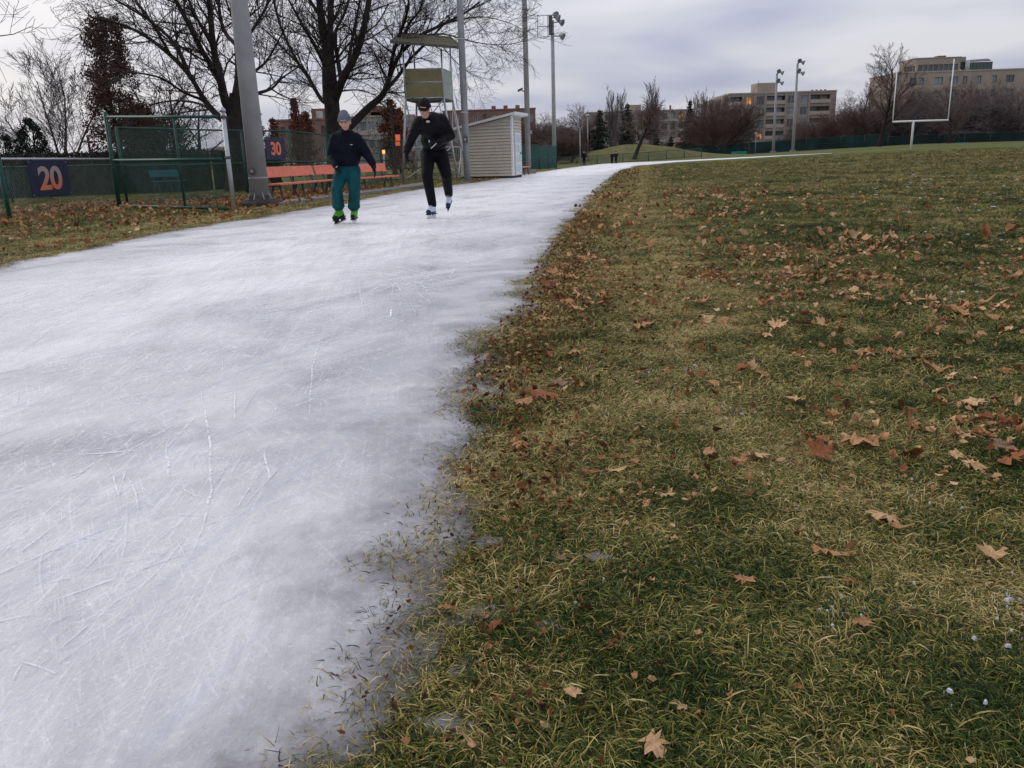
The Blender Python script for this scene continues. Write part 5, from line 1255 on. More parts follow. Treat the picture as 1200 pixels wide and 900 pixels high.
size = PS * r_.uniform(.75, 1.15, len(PX)) * (1 - .22 * path) * np.where(de > .03, .75, 1)
me = bpy.data.meshes.new('grass'); me.vertices.add(len(PX)); me.vertices.foreach_set('co', np.stack([PX, PY, PZ + .003], 1).astype(np.float32).ravel())
for nm, v in (('rotz', r_.uniform(0, 6.28, len(PX))), ('size', size), ('dry', dry)):
    a = me.attributes.new(nm, 'FLOAT', 'POINT'); a.data.foreach_set('value', v.astype(np.float32))
a = me.attributes.new('idx', 'INT', 'POINT'); a.data.foreach_set('value', r_.randint(0, 6, len(PX)).astype(np.int32))
me.update(); go = link_mesh('grass', me); tag(go, 'short matted green and straw coloured grass', None, None, 'stuff')
ng = bpy.data.node_groups.new('scatter_grass', 'GeometryNodeTree'); ng.interface.new_socket('Geometry', in_out='INPUT', socket_type='NodeSocketGeometry'); ng.interface.new_socket('Geometry', in_out='OUTPUT', socket_type='NodeSocketGeometry')
gi, gout = ng.nodes.new('NodeGroupInput'), ng.nodes.new('NodeGroupOutput'); iop = ng.nodes.new('GeometryNodeInstanceOnPoints'); ci = ng.nodes.new('GeometryNodeCollectionInfo')
ci.inputs['Collection'].default_value = src; ci.inputs['Separate Children'].default_value = True; ci.inputs['Reset Children'].default_value = True
def named(nm, ty):
    n = ng.nodes.new('GeometryNodeInputNamedAttribute'); n.data_type = ty; n.inputs['Name'].default_value = nm; return n.outputs['Attribute']
cx = ng.nodes.new('ShaderNodeCombineXYZ'); ng.links.new(named('rotz', 'FLOAT'), cx.inputs[2])
ng.links.new(gi.outputs[0], iop.inputs['Points']); ng.links.new(ci.outputs[0], iop.inputs['Instance']); iop.inputs['Pick Instance'].default_value = True
ng.links.new(named('idx', 'INT'), iop.inputs['Instance Index']); ng.links.new(cx.outputs[0], iop.inputs['Rotation']); 
ng.links.new(named('size', 'FLOAT'), iop.inputs['Scale']); ng.links.new(iop.outputs[0], gout.inputs[0])
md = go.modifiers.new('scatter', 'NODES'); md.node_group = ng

# ------------------------------------------------------------------ fallen leaves
def leaf_mat(name, c1, c2): 
    m = mat(name, c1, .75, col2=c2, scale=28, coords='obj', bump=.003, bscale=50, spec=.25); return m
LM = dict(tan=leaf_mat('tan_leaf', (.52, .29, .13), (.36, .18, .08)), pale=leaf_mat('pale_leaf', (.72, .47, .25), (.50, .30, .15)), orange=leaf_mat('orange_brown_leaf', (.36, .14, .055), (.24, .09, .04)),
          dark=leaf_mat('dark_brown_leaf', (.12, .05, .026), (.20, .09, .045)), grey=leaf_mat('greyed_leaf', (.30, .20, .12), (.19, .12, .07)))
OUTL = [(0, -.30), (.10, -.24), (.34, -.34), (.30, -.16), (.55, -.10), (.42, .02), (.62, .22), (.40, .20), (.36, .34), (.18, .22), (.16, .46), (.0, .66), (-.16, .46), (-.18, .22), (-.36, .34), (-.40, .20), (-.62, .22), (-.42, .02), (-.55, -.10), (-.30, -.16), (-.34, -.34), (-.10, -.24)]
OUT2 = [(0, -.5), (.10, -.42), (.20, -.2), (.24, .05), (.17, .3), (.07, .48), (0, .56), (-.08, .46), (-.19, .28), (-.25, .02), (-.19, -.24), (-.09, -.42)]
def leaf_geo(seed, oval=False):
    rr = random.Random(seed); sqx = rr.uniform(.45, 1); O_ = OUT2 if oval else OUTL; c1, c2, ph = rr.choice([-1, 1]) * rr.uniform(.1, .75), rr.uniform(-.45, .45), rr.uniform(0, 6.28); fold = rr.uniform(-.5, .7)
    vs = [(0, 0, 0)]; n = len(O_)
    for f in (.5, 1.0):
        for (x, y) in O_:
            x, y = x * f * rr.uniform(.55, 1.12) * sqx, y * f * rr.uniform(.55, 1.1); r2 = x * x + y * y; a = math.atan2(y, x)
            z = c1 * r2 * (1 + .8 * math.sin(2 * a + ph)) + fold * abs(x) * .5 + c2 * r2 * math.cos(a + ph) + rr.uniform(-.08, .08) * f + .12 * math.sin(5 * x + ph) * f * c2
            vs.append((x, y, z))
    fs = [(0, 1 + i, 1 + (i + 1) % n) for i in range(n)] + [(1 + i, 1 + n + i, 1 + n + (i + 1) % n, 1 + (i + 1) % n) for i in range(n)]
    # stalk
    b = len(vs); yb = O_[0][1]; vs += [(-.012, yb, .01), (.012, yb, .01), (.05, yb - .45, .05 + .1 * c2), (.03, yb - .45, .05 + .1 * c2)]; fs.append((b, b + 1, b + 2, b + 3)); return vs, fs
LEAF = {}
for k in range(12):
    vs, fs = leaf_geo(k, k % 4 == 3 or k in (5, 10))
    for cn, m in LM.items():
        me = bpy.data.meshes.new('leaf'); me.from_pydata(vs, [], fs); me.materials.append(m); me.update(); LEAF[(k, cn)] = me
def put_leaf(x, y, s, col, label, group, k=None, dz=.02, rz=None, tilt=.35):
    k = rng.randrange(12) if k is None else k; o = bpy.data.objects.new('fallen_leaf', LEAF[(k, col)]); COL.objects.link(o)
    o.location = (x, y, gz(x, y) + dz); o.rotation_euler = (rng.gauss(0, tilt * .6), rng.gauss(0, tilt * .6), rng.uniform(0, 6.28) if rz is None else rz); o.scale = (s, s, s); return tag(o, label, 'leaf', group)
GL = 'fallen leaves on the grass'
hero = [((1162, 657), .085, 'pale', 0, 'large pale tan curled maple leaf at the right edge, lower right of the grass'), ((1140, 553), .10, 'pale', 1, 'broad pale maple leaf near the right edge, above the large curled one'),
 ((1118, 543), .06, 'pale', 2, 'small pale leaf touching the broad one at right'), ((1040, 608), .11, 'pale', 4, 'widest light tan leaf lying flat right of centre'), ((1052, 622), .06, 'tan', 5, 'tan curled leaf just below the widest light tan leaf'),
 ((968, 655), .075, 'tan', 6, 'tan leaf of a touching pair, the left one'), ((990, 657), .06, 'tan', 8, 'tan leaf of a touching pair, the right one'), ((956, 632), .045, 'pale', 3, 'small pale rounded leaf above the touching pair'),
 ((886, 540), .10, 'pale', 9, 'spiky pale maple leaf with clear lobes, centre right'), ((832, 536), .10, 'tan', 10, 'broad tan leaf left of the spiky pale one'), ((866, 548), .08, 'tan', 0, 'crumpled tan leaf between the broad and the spiky leaf'),
 ((997, 692), .055, 'orange', 3, 'smooth orange brown oval leaf right of centre, below the pair'), ((1010, 748), .06, 'tan', 1, 'ragged tan leaf above the snow flecks'), ((670, 827), .05, 'pale', 2, 'pale crumpled leaf at the bottom centre of the grass'),
 ((744, 808), .05, 'tan', 7, 'upright narrow tan leaf near the bottom centre'), ((582, 747), .06, 'orange', 3, 'orange brown oval leaf standing in thin ice near the rink edge'), ((553, 884), .035, 'pale', 5, 'small pale leaf at the bottom, nearest the ice'),
 ((765, 888), .06, 'pale', 6, 'pale leaf cut by the bottom edge of the photo'), ((800, 845), .035, 'pale', 8, 'little pale leaf between the bottom two pale leaves'), ((514, 553), .06, 'orange', 7, 'single orange leaf lying out on the ice'),
 ((1098, 463), .08, 'pale', 3, 'pale leaf at right, the lower of two close together'), ((1112, 447), .09, 'pale', 1, 'pale leaf at right, the upper of two close together'), ((997, 438), .10, 'orange', 9, 'upright orange leaf in dark green grass'),
 ((932, 477), .09, 'pale', 2, 'flat pale leaf in front of the upright orange leaf'), ((895, 443), .11, 'tan', 4, 'tan leaf leaning against its neighbour, centre right'), ((870, 437), .09, 'orange', 6, 'orange brown leaf left of the leaning tan leaf'),
 ((836, 456), .10, 'tan', 10, 'curled tan leaf left of and below the orange brown pair'), ((690, 434), .08, 'dark', 7, 'dark brown folded leaf on the worn path'), ((608, 417), .07, 'pale', 3, 'pale oval leaf on the worn path by the rink'),
 ((1190, 541), .08, 'tan', 0, 'tan leaf cut by the right edge of the photo'), ((836, 583), .045, 'pale', 3, 'small pale oval leaf pointing down, left of centre right'), ((880, 585), .04, 'orange', 3, 'tiny orange leaf beside the small pale oval one'),
 ((848, 380), .13, 'tan', 9, 'wide tan leaf clump piece in middle distance'), ((1130, 373), .14, 'tan', 2, 'tan leaf in middle distance near the right edge'), ((935, 343), .15, 'tan', 4, 'pale brown leaf furthest out that still shows lobes'),
 ((590, 620), .05, 'tan', 1, 'tan leaf in the grass just off the ragged rink edge'), ((655, 668), .05, 'grey', 10, 'greyed leaf frozen beside the thin ice patch'), ((735, 655), .05, 'tan', 5, 'tan leaf on the worn straw coloured path'),
 ((872, 695), .06, 'tan', 9, 'thin tan leaf lying along the grass below centre'), ((1060, 730), .06, 'grey', 7, 'long greyed leaf beside the snow flecks at right'), ((745, 545), .07, 'tan', 4, 'tan leaf scrap in the middle of the photo'), ((690, 560), .06, 'orange', 2, 'orange leaf scrap left of the middle')]
HP = []
for (px, py), s, c, k, lb in hero:
    p = P(px, py); HP.append((p.x, p.y)); onice = px == 514; s *= 1.0
    put_leaf(p.x, p.y, s, c, lb, GL, k, dz=.022 if not onice else .016, tilt=.25)
cnt = 0; used = []
CW = dict(tan='tan', pale='pale straw coloured', orange='orange brown', dark='dark brown', grey='dull greyish brown')
def relabel(o, c, x, y, b_):
    big = 'broad' if o.scale[0] > .08 else ('medium' if o.scale[0] > .05 else 'small')
    z_ = 'on the thin ice rim' if b_ > -.12 else ('on straw grass beside the ice' if b_ > -.9 else ('a stride from the ice' if b_ > -2 else 'far out on green grass')); d_ = 'in near foreground' if y < 2.2 else ('in middle foreground' if y < 4.2 else 'further back')
    o['label'] = '%s %s fallen leaf %s %s' % (big, CW[c], z_, d_); o['group'] = '%s %s leaves %s %s' % (big, CW[c], z_, d_)
lab = dict(tan=('tan curled maple leaf lying in the grass, one of many alike', 'scattered tan leaves on the grass'), pale=('pale straw coloured leaf lying in the grass, one of many alike', 'scattered pale leaves on the grass'), orange=('orange brown leaf lying in the grass, one of many alike', 'scattered orange leaves on the grass'),
           dark=('dark brown sodden leaf pressed into the grass, one of many alike', 'scattered dark leaves on the grass'), grey=('greyed old leaf lying in the grass, one of many alike', 'scattered grey leaves on the grass'))
def leafdens(x, y, b_):
    if b_ > .0: return .0
    d = -b_; v = .22 + 1.3 * max(0, fbm(x, y, 1.1, 3, 20)) * 2
    if x > -4:
        v *= 1.0 * math.exp(-max(0, d - 2.4) / 1.3) + (.22 if y < 8 else .07)
        v *= .55 if .7 < d < 1.3 else 1
    else: v *= 1.1
    return v
tries = 0
bx = np.column_stack([r_.uniform(-1.5, 6, 6000), 1.0 + 7.0 * r_.rand(6000) ** .85]); bx = bx[bx[:, 0] < .66 * bx[:, 1] + .1]; bb = bank_dist(bx[:, 0], bx[:, 1])
for (x, y), b_ in zip(bx, bb):
    if cnt >= 258: break
    if rng.random() > leafdens(x, y, b_) * .26 or any((x - u) ** 2 + (y - v) ** 2 < .004 for u, v in HP): continue
    c = rng.choices(['tan', 'pale', 'orange', 'dark', 'grey'], [.42, .26, .14, .10, .08])[0]
    o_ = put_leaf(x, y, rng.uniform(.07, .14) if y > 2.2 else rng.uniform(.02, .055), c, *lab[c], dz=.028 if c != 'dark' else .022); cnt += 1; relabel(o_, c, x, y, b_)
# the rest of the litter: one mesh
lm = bpy.data.materials.new('leaf_litter'); lm.use_nodes = True; t = lm.node_tree; a_ = t.nodes.new('ShaderNodeAttribute'); a_.attribute_name = 'tone'; cr = t.nodes.new('ShaderNodeValToRGB'); t.links.new(a_.outputs['Fac'], cr.inputs[0]); el = cr.color_ramp.elements
while len(el) < 6: el.new(.5)
for k, (p_, c) in enumerate([(0, (.060, .032, .014)), (.25, (.13, .065, .026)), (.45, (.24, .10, .045)), (.65, (.36, .19, .09)), (.85, (.46, .28, .14)), (1, (.58, .40, .23))]): el[k].position = p_; el[k].color = (*c, 1)
t.links.new(cr.outputs[0], t.nodes['Principled BSDF'].inputs['Base Color']); t.nodes['Principled BSDF'].inputs['Roughness'].default_value = .9; t.nodes['Principled BSDF'].inputs['Specular IOR Level'].default_value = .08
LV, LFc, LT = [], [], []
V8 = []
for k in range(8):
    rr = random.Random(k + 50); n = 8; V8.append([(0, 0, 0)] + [((rr.uniform(.45, 1.15)) * math.cos(i * math.pi / 4) * .5, (rr.uniform(.45, 1.15)) * math.sin(i * math.pi / 4) * .5, rr.uniform(-.1, .45)) for i in range(n)])
def litter(X, Y_, Bd, smin, smax, tone, dz, lift=.3, accept=None):
    for x, y, b_ in zip(X, Y_, Bd):
        if accept and not accept(x, y, b_): continue
        s = rng.uniform(smin, smax) * (.62 if y < 2.0 else (1.45 if 2.4 < y < 8 and b_ < -.7 else 1)); M_ = Matrix.Translation((x, y, gz(x, y) + dz)) @ Matrix.Rotation(rng.uniform(0, 6.28), 4, 'Z') @ Matrix.Rotation(rng.gauss(0, lift), 4, 'X') @ Matrix.Diagonal((s, s * rng.uniform(.35, 1), s * rng.uniform(.5, 2), 1)); b0 = len(LV)
        for v in rng.choice(V8): LV.append(tuple(M_ @ Vector(v)))
        tt = tone(x, y, b_); LT.extend([tt] * 9); LFc.extend([(b0, b0 + 1 + i, b0 + 1 + (i + 1) % 8) for i in range(8)])
def tn(x, y, b_): return min(1, max(0, rng.gauss(.74, .24)))
def area(x0, x1, y0, y1, n):
    X = r_.uniform(x0, x1, n); Y_ = y0 + (y1 - y0) * r_.rand(n) ** .8; k = np.abs(X) < .68 * Y_ + .3; X, Y_ = X[k], Y_[k]; return X, Y_, bank_dist(X, Y_)
litter(*area(-1.5, 6.5, 1, 8, 19000), .010, .036, tn, .024, .4, lambda x, y, b_: rng.random() < leafdens(x, y, b_) * .62)
litter(*area(-2, 14, 7.5, 20, 15000), .05, .11, tn, .045, .4, lambda x, y, b_: rng.random() < leafdens(x, y, b_) * .36)
litter(*area(-1, 30, 20, 50, 5000), .08, .14, tn, .07, .4, lambda x, y, b_: rng.random() < leafdens(x, y, b_) * .25)
litter(*area(-12, -4.6, 8, 24, 5200), .06, .13, lambda x, y, b_: min(1, max(0, rng.gauss(.68, .22))), .05, .4, lambda x, y, b_: b_ < -.1 and rng.random() < .42 * (1.6 if x < -8.5 else .7))
litter(*area(-7.6, -3.6, 18, 30, 2600), .06, .13, lambda x, y, b_: min(1, max(0, rng.gauss(.6, .2))), .055, .4, lambda x, y, b_: b_ < -.9 and rng.random() < .9)
# brown fragments and frozen crumbs along the ragged ice edge
litter(*area(-1.8, 4, .9, 14, 170000), .008, .030, lambda x, y, b_: min(1, max(0, rng.gauss(.30, .20))), .019, .5, lambda x, y, b_: -1.3 < b_ < .02 and rng.random() < .8 * math.exp(-abs(b_ + .20) / .18))
litter(*area(-1.5, 14, 14, 50, 9000), .03, .09, lambda x, y, b_: min(1, max(0, rng.gauss(.2, .14))), .05, .5, lambda x, y, b_: -.9 < b_ < .12 and rng.random() < .8)
raw_mesh('leaf_litter', np.array(LV), np.array(LFc), lm, kind='stuff', attrs={'tone': ('POINT', LT)}, sm=False, label='broken brown leaf litter scattered through the grass and along the ice edge')
# snow flecks caught in the grass
SVv, SFf = [], []
def fleck(x, y, s, z):
    b0 = len(SVv); n = 7; r1 = [rng.uniform(.35, 1.4) for _ in range(n)]; SVv.append((x, y, z + s * .07))
    for i in range(n): a = i * 6.283 / n; SVv.append((x + s * r1[i] * .6 * math.cos(a), y + s * r1[i] * .6 * math.sin(a), z + s * .05))
    for i in range(n): a = i * 6.283 / n; SVv.append((x + s * r1[i] * math.cos(a), y + s * r1[i] * math.sin(a), z - .005))
    for i in range(n): j = (i + 1) % n; SFf.append((b0, b0 + 1 + i, b0 + 1 + j)); SFf.append((b0 + 1 + i, b0 + 1 + n + i, b0 + 1 + n + j)); SFf.append((b0 + 1 + i, b0 + 1 + n + j, b0 + 1 + j))
for (px, py, sx, n, s) in [(985, 722, .03, 22, .006), (1192, 712, .03, 22, .006), (1195, 745, .03, 12, .006), (1100, 573, .05, 10, .006), (1110, 825, .02, 5, .006), (860, 486, .08, 14, .008), (815, 435, .06, 12, .01), (1062, 590, .06, 8, .006), (820, 340, .10, 10, .01), (940, 600, .03, 5, .005),
                           (1165, 665, .04, 6, .005), (1170, 335, .3, 22, .015), (1095, 330, .25, 14, .015), (1120, 275, .4, 20, .02), (1190, 232, 1.0, 60, .03), (1090, 215, 1.6, 70, .035), (1060, 210, 1.4, 50, .035), (1180, 330, .3, 14, .014), (1000, 335, .2, 10, .013), (1150, 245, 1, 40, .03), (940, 300, .3, 10, .015), (640, 705, .05, 6, .006), (1000, 715, .1, 10, .005), (860, 330, .15, 10, .012), (1130, 210, 1.5, 40, .03)]:
    p = P(px, py); s *= .42 if s < .012 else .7
    for _ in range(n): x, y = p.x + rng.gauss(0, sx), p.y + rng.gauss(0, sx); fleck(x, y, s * rng.choice([.3, .6, 1.0, 1.8]) * rng.uniform(.6, 1.2), gz(x, y) + (.012 if s < .012 else .03))
sn = mat('old_snow', (.50, .53, .58), .7, var=.35, scale=60)
raw_mesh('snow_flecks', np.array(SVv), np.array(SFf), sn, kind='stuff', sm=False, label='small flecks of snow caught in the grass') if len({len(f) for f in SFf}) == 1 else None
# frozen puddles in the grass beside the rink
pm = mat('puddle_ice', (.19, .18, .18), .3, scale=14, col2=(.06, .052, .045), spec=.5)
for (px, py, rx, ry) in [(695, 660, .05, .04), (560, 728, .08, .05), (640, 742, .04, .03), (580, 480, .14, .08), (545, 790, .05, .04), (575, 640, .06, .04), (520, 850, .05, .04)]:
    p = P(px, py); mb = MB(); n = 22; vs = [Vector((p.x, p.y, gz(p.x, p.y) + .009))]
    for i in range(n): a = i * 6.283 / n; q = 1 + .8 * mnoise.fractal(Vector((math.cos(a) * 1.6 + px, math.sin(a) * 1.6, py)), 1, 2, 3); x, y = p.x + rx * q * math.cos(a), p.y + ry * q * math.sin(a); vs.append(Vector((x, y, gz(x, y) + .002)))
    vsm = [vs[0].lerp(v, .6) + Vector((0, 0, .002)) for v in vs[1:]]
    mb.add(vs + vsm, [(0, n + 1 + i, n + 1 + (i + 1) % n) for i in range(n)] + [(n + 1 + i, 1 + i, 1 + (i + 1) % n, n + 1 + (i + 1) % n) for i in range(n)]); mb.build('frozen_puddle', pm, kind='structure', sm=True)
# dead twigs and stems poking through the ice edge
tw = Tubes(); te = bpy.data.objects.new('tmp', None)
for (px, py, n) in [(480, 615, 10), (505, 610, 5), (335, 888, 5), (350, 895, 3), (560, 465, 6), (545, 500, 5), (560, 560, 6), (470, 690, 5), (455, 720, 4), (530, 640, 5), (440, 800, 5), (520, 660, 5), (495, 700, 5), (575, 430, 6), (610, 360, 6)]:
    p = P(px, py)
    for _ in range(n):
        a = Vector((p.x + rng.gauss(0, .02), p.y + rng.gauss(0, .02), p.z + .004)); d = Vector((rng.gauss(0, 1), rng.gauss(0, 1), rng.uniform(.1, 1.0))).normalized() * rng.uniform(.015, .045); tw.add([a, a + d * .5 + Vector((0, 0, .003)), a + d + Vector((rng.gauss(0, .006), 0, -.003))], [.0016, .0013, .0008], 3)
o = tw.build('dead_stems', mat('dead_stem', (.07, .035, .025), .8), te, 'stuff', 'thin dark dead stems poking through the thin ice'); o.parent = None; bpy.data.objects.remove(te)

# ------------------------------------------------------------------ people
def capsule(mb, a, b_, r0, r1, n=12, sx=1.0, sd=None):
    a, b_ = Vector(a), Vector(b_); d = b_ - a; L = d.length or 1e-4; d /= L; pts, rs = [], []
    for t in (-90, -60, -35, 0): pts.append(a + d * r0 * math.sin(R(t))); rs.append(max(1e-4, r0 * math.cos(R(t))))
    for t in (0, 35, 60, 90): pts.append(b_ + d * r1 * math.sin(R(t))); rs.append(max(1e-4, r1 * math.cos(R(t))))
    mb.tube(pts, rs, n)
def ellip(mb, c, rad, M=None, n=16):
    c = Vector(c); vs = []; k = 10
    for i in range(k + 1):
        ph = math.pi * i / k
        for j in range(n):
            a = 2 * math.pi * j / n; v = Vector((rad[0] * max(math.sin(ph), .01) * math.cos(a), rad[1] * max(math.sin(ph), .01) * math.sin(a), rad[2] * math.cos(ph)))
            vs.append(c + (M @ v if M else v))
    fs = [(i * n + j, (i + 1) * n + j, (i + 1) * n + (j + 1) % n, i * n + (j + 1) % n) for i in range(k) for j in range(n)] + [tuple(range(n)), tuple(reversed(range(k * n, k * n + n)))]
    mb.add(vs, fs)
def fuse(mb, name, m, parent, voxel=.014, it=6, label=None):
    me = bpy.data.meshes.new('t'); me.from_pydata(mb.v, [], mb.f); o = bpy.data.objects.new('t', me); COL.objects.link(o)
    a = o.modifiers.new('r', 'REMESH'); a.mode = 'VOXEL'; a.voxel_size = voxel; s = o.modifiers.new('s', 'SMOOTH'); s.iterations = it; s.factor = .5
    me2 = bpy.data.meshes.new_from_object(o.evaluated_get(bpy.context.evaluated_depsgraph_get())); bpy.data.objects.remove(o)
    me2.transform(Matrix.Translation(-wloc(parent))); me2.materials.clear(); me2.materials.append(m); smooth_mesh(me2); me2.name = name
    return tag(link_mesh(name, me2, parent), label)
M_skin = mat('skin', (.52, .29, .21), .5, var=.08, scale=20)
M_navyj = mat('navy_jacket', (.004, .005, .012), .75, var=.25, scale=6, bump=.05, bscale=7, spec=.12)
M_blackj = mat('black_jacket', (.004, .004, .006), .6, var=.25, scale=6, bump=.05, bscale=7, spec=.16)
M_blackt = mat('black_tights', (.004, .004, .007), .7, var=.25, scale=6, bump=.03, bscale=9, spec=.12)
M_tealt = mat('teal_trousers', (.003, .055, .065), .75, var=.3, scale=5, bump=.06, bscale=7, spec=.15)
M_knit = mat('grey_knit', (.17, .19, .23), .95, scale=60, col2=(.08, .09, .115), bump=.006, bscale=70)
M_knitb = mat('black_knit', (.012, .011, .012), .95, var=.3, bump=.004, bscale=80)
M_glove = mat('black_glove', (.008, .008, .012), .8, var=.3, bump=.003, bscale=40)
M_lime = mat('lime_boot', (.07, .34, .02), .5, var=.2, scale=20)
M_bsole = mat('black_boot_shell', (.010, .010, .014), .4, var=.2)
M_paleb = mat('pale_blue_boot', (.42, .47, .62), .5, scale=25, col2=(.62, .66, .78))
M_steel = mat('blade_steel', (.55, .57, .6), .3, .8, var=.05)
M_whp = mat('white_plastic', (.70, .72, .72), .4, var=.04)
M_lens = mat('dark_lens', (.006, .006, .008), .12, var=.1)
M_eye = mat('eye_white', (.55, .52, .5), .3, var=.02); M_iris = mat('iris', (.03, .02, .015), .3); M_lip = mat('lip', (.38, .12, .10), .5); M_teeth = mat('teeth', (.6, .57, .52), .4); M_hair = mat('brown_hair', (.05, .03, .02), .8, bump=.003, bscale=90); M_logo = mat('pale_logo', (.42, .43, .44), .5, var=.05)
M_brow = M_hair
def head(body, e, c, M, hat, hm, style, glasses=False):
    s = 1.0
    def q(x, y, z): return c + M @ Vector((x, y, z))
    ellip(body, q(0, .008, .03), (.075, .092, .088), M); ellip(body, q(0, -.018, -.035), (.060, .070, .070), M); ellip(body, q(0, -.050, -.085), (.028, .028, .022), M)
    capsule(body, q(0, -.092, .005), q(0, -.108, -.030), .009, .014); ellip(body, q(0, -.075, .03), (.055, .022, .014), M)
    for sx in (-1, 1): ellip(body, q(.036 * sx, -.060, -.025), (.024, .024, .024), M); ellip(body, q(.078 * sx, .005, -.015), (.010, .020, .030), M)
    if not glasses:
        for sx in (-1, 1):
            ey = MB(); ellip(ey, q(.031 * sx, -.083, .008), (.013, .008, .007), M, 10); eo = ey.build('eye', M_eye, e, sm=True)
            ir = MB(); ellip(ir, q(.031 * sx, -.090, .007), (.0065, .003, .0065), M, 8); ir.build('iris', M_iris, eo, sm=True)
            bw = MB(); capsule(bw, q(.018 * sx, -.092, .027), q(.048 * sx, -.082, .027), .004, .003, 6); bw.build('eyebrow', M_brow, e, sm=True)
    mo = MB(); ellip(mo, q(0, -.088, -.058), (.024, .008, .006), M, 10); mo = mo.build('mouth', M_lip, e, sm=True)
    th = MB(); ellip(th, q(0, -.094, -.056), (.016, .004, .003), M, 8); th.build('teeth', M_teeth, mo, sm=True)
    h = MB()
    if style == 'slouch':
        ellip(h, q(0, .014, .058), (.088, .102, .088), M); ellip(h, q(0, .03, .115), (.066, .072, .050), M); capsule(h, q(-.078, .02, .03), q(-.078, .04, -.005), .012, .014); capsule(h, q(.078, .02, .03), q(.078, .04, -.005), .012, .014)
    else:
        ellip(h, q(0, .012, .066), (.090, .102, .070), M); ellip(h, q(0, .018, .098), (.074, .080, .052), M)
    hh = fuse(h, 'hat', hm, e, .010, 4)
    br = MB(); n = 24; ring = [q(.090 * math.cos(2 * math.pi * i / n), .010 + .104 * math.sin(2 * math.pi * i / n), .040 + .014 * math.sin(2 * math.pi * i / n)) for i in range(n)]; br.tube(ring + [ring[0]], .011, 8, cap=False); br.build('hat_band', hm, hh, sm=True)
def glove(e, wrist, d, nrm, side, m, s=1.0, curl=.5, name='glove'):
    d = Vector(d).normalized(); nrm = (Vector(nrm) - d * d.dot(Vector(nrm))).normalized(); sd_ = d.cross(nrm) * side; w_ = Vector(wrist); mb = MB()
    capsule(mb, w_ - d * .03 * s, w_ + d * .02 * s, .036 * s, .034 * s)
    for k in (-1, -.33, .33, 1): capsule(mb, w_ + d * .02 * s + sd_ * .018 * k * s, w_ + d * .075 * s + sd_ * .030 * k * s, .020 * s, .016 * s, 8)
    for k, L in ((-1, .052), (-.33, .064), (.33, .068), (1, .060)):
        b_ = w_ + d * .080 * s + sd_ * .031 * k * s; d1 = (d + nrm * curl * .7).normalized(); d2 = (d + nrm * curl * 2.0).normalized(); mid = b_ + d1 * L * .55 * s
        capsule(mb, b_, mid, .0115 * s, .0108 * s, 8); capsule(mb, mid, mid + d2 * L * .5 * s, .0108 * s, .009 * s, 8)
    tb = w_ + d * .025 * s + sd_ * .028 * s; tm = tb + (d * .7 + sd_ * .8 + nrm * .3).normalized() * .038 * s; capsule(mb, tb, tm, .015 * s, .012 * s, 8); capsule(mb, tm, tm + (d * .95 + sd_ * .25 + nrm * .5).normalized() * .030 * s, .012 * s, .010 * s, 8)
    g = fuse(mb, name, m, e, .0045, 3); cf = MB(); cf.tube([w_ - d * .055 * s, w_ - d * .01 * s], [.045 * s, .040 * s], 12); cf.build('cuff', m, g, sm=True); return g
def skate(e, A, f, u, mu, ms, mh, name='ice_skate'):
    A = Vector(A); f = Vector(f).normalized(); u = (Vector(u) - f * f.dot(Vector(u))).normalized(); sd_ = f.cross(u); mb = MB()
    capsule(mb, A + u * .07 - f * .01, A - u * .04, .056, .052); capsule(mb, A - u * .035, A + f * .115 - u * .066, .052, .043); capsule(mb, A - f * .03 - u * .06, A + f * .05 - u * .068, .042, .040)
    b_ = fuse(mb, name, mu, e, .008, 3)
    t = MB(); capsule(t, A + f * .125 - u * .082, A + f * .155 - u * .084, .041, .037); capsule(t, A - f * .045 - u * .088, A + f * .15 - u * .096, .034, .034); fuse(t, 'toe_cap', ms, b_, .008, 3)
    MB().box(A + f * .05 - u * .122, (.27, .070, .014), f, sd_, u).build('sole', ms, b_, bevel=.004)
    hd = MB(); 
    hd.box(A - f * .03 - u * .143, (.085, .030, .032), f, sd_, u); hd.box(A + f * .125 - u * .143, (.085, .030, .032), f, sd_, u); hd.box(A + f * .048 - u * .164, (.285, .016, .012), f, sd_, u); hd.build('blade_holder', mh, b_)
    MB().box(A + f * .05 - u * .178, (.30, .005, .020), f, sd_, u).build('blade', M_steel, b_)
    lc = MB()
    for k in range(5): q = A + u * (.05 - .022 * k) + f * (.052 + .012 * k); lc.bar(q - sd_ * .026, q + sd_ * .026, .006, .006)
    lc.build('laces', M_bsole if mu is M_lime else M_whp, b_); return b_
def figure(name_label, Y, pts, garments, group=None):
    W = {k: at(v[0], v[1], Y + v[2]) for k, v in pts.items()}; base = W['pelvis'].copy(); base.z = G(base.x, base.y); e = empty('person', base, name_label, 'person', group); return e, W
# skater in teal trousers
e, W = figure('skater in a navy jacket, teal trousers and grey knit hat gliding on lime green skates', 12.75, dict(
    pelvis=(407.5, 195, 0), waist=(407, 184, -.03), chest=(405.5, 168, -.09), neck=(404.8, 156, -.14), head=(404, 143, -.20),
    shL=(393.5, 162.5, -.10), elL=(388.5, 181, -.02), wrL=(393.5, 194, -.18), shR=(417.5, 162.5, -.10), elR=(429.5, 180, -.02), wrR=(436.5, 191.5, -.10),
    hipL=(402, 199, 0), knL=(394.5, 221, -.16), anL=(397, 242, .06), hipR=(413.5, 199, 0), knR=(415.5, 221, -.16), anR=(415, 241.5, .04)), None)
W['anL'].z = G(W['anL'].x, 12.75) + .218; W['anR'].z = G(W['anR'].x, 12.75) + .206
Mh = Matrix.Rotation(R(14), 3, 'X') @ Matrix.Rotation(R(-4), 3, 'Y')
bd_ = MB(); head(bd_, e, W['head'], Mh, 1, M_knit, 'slouch')
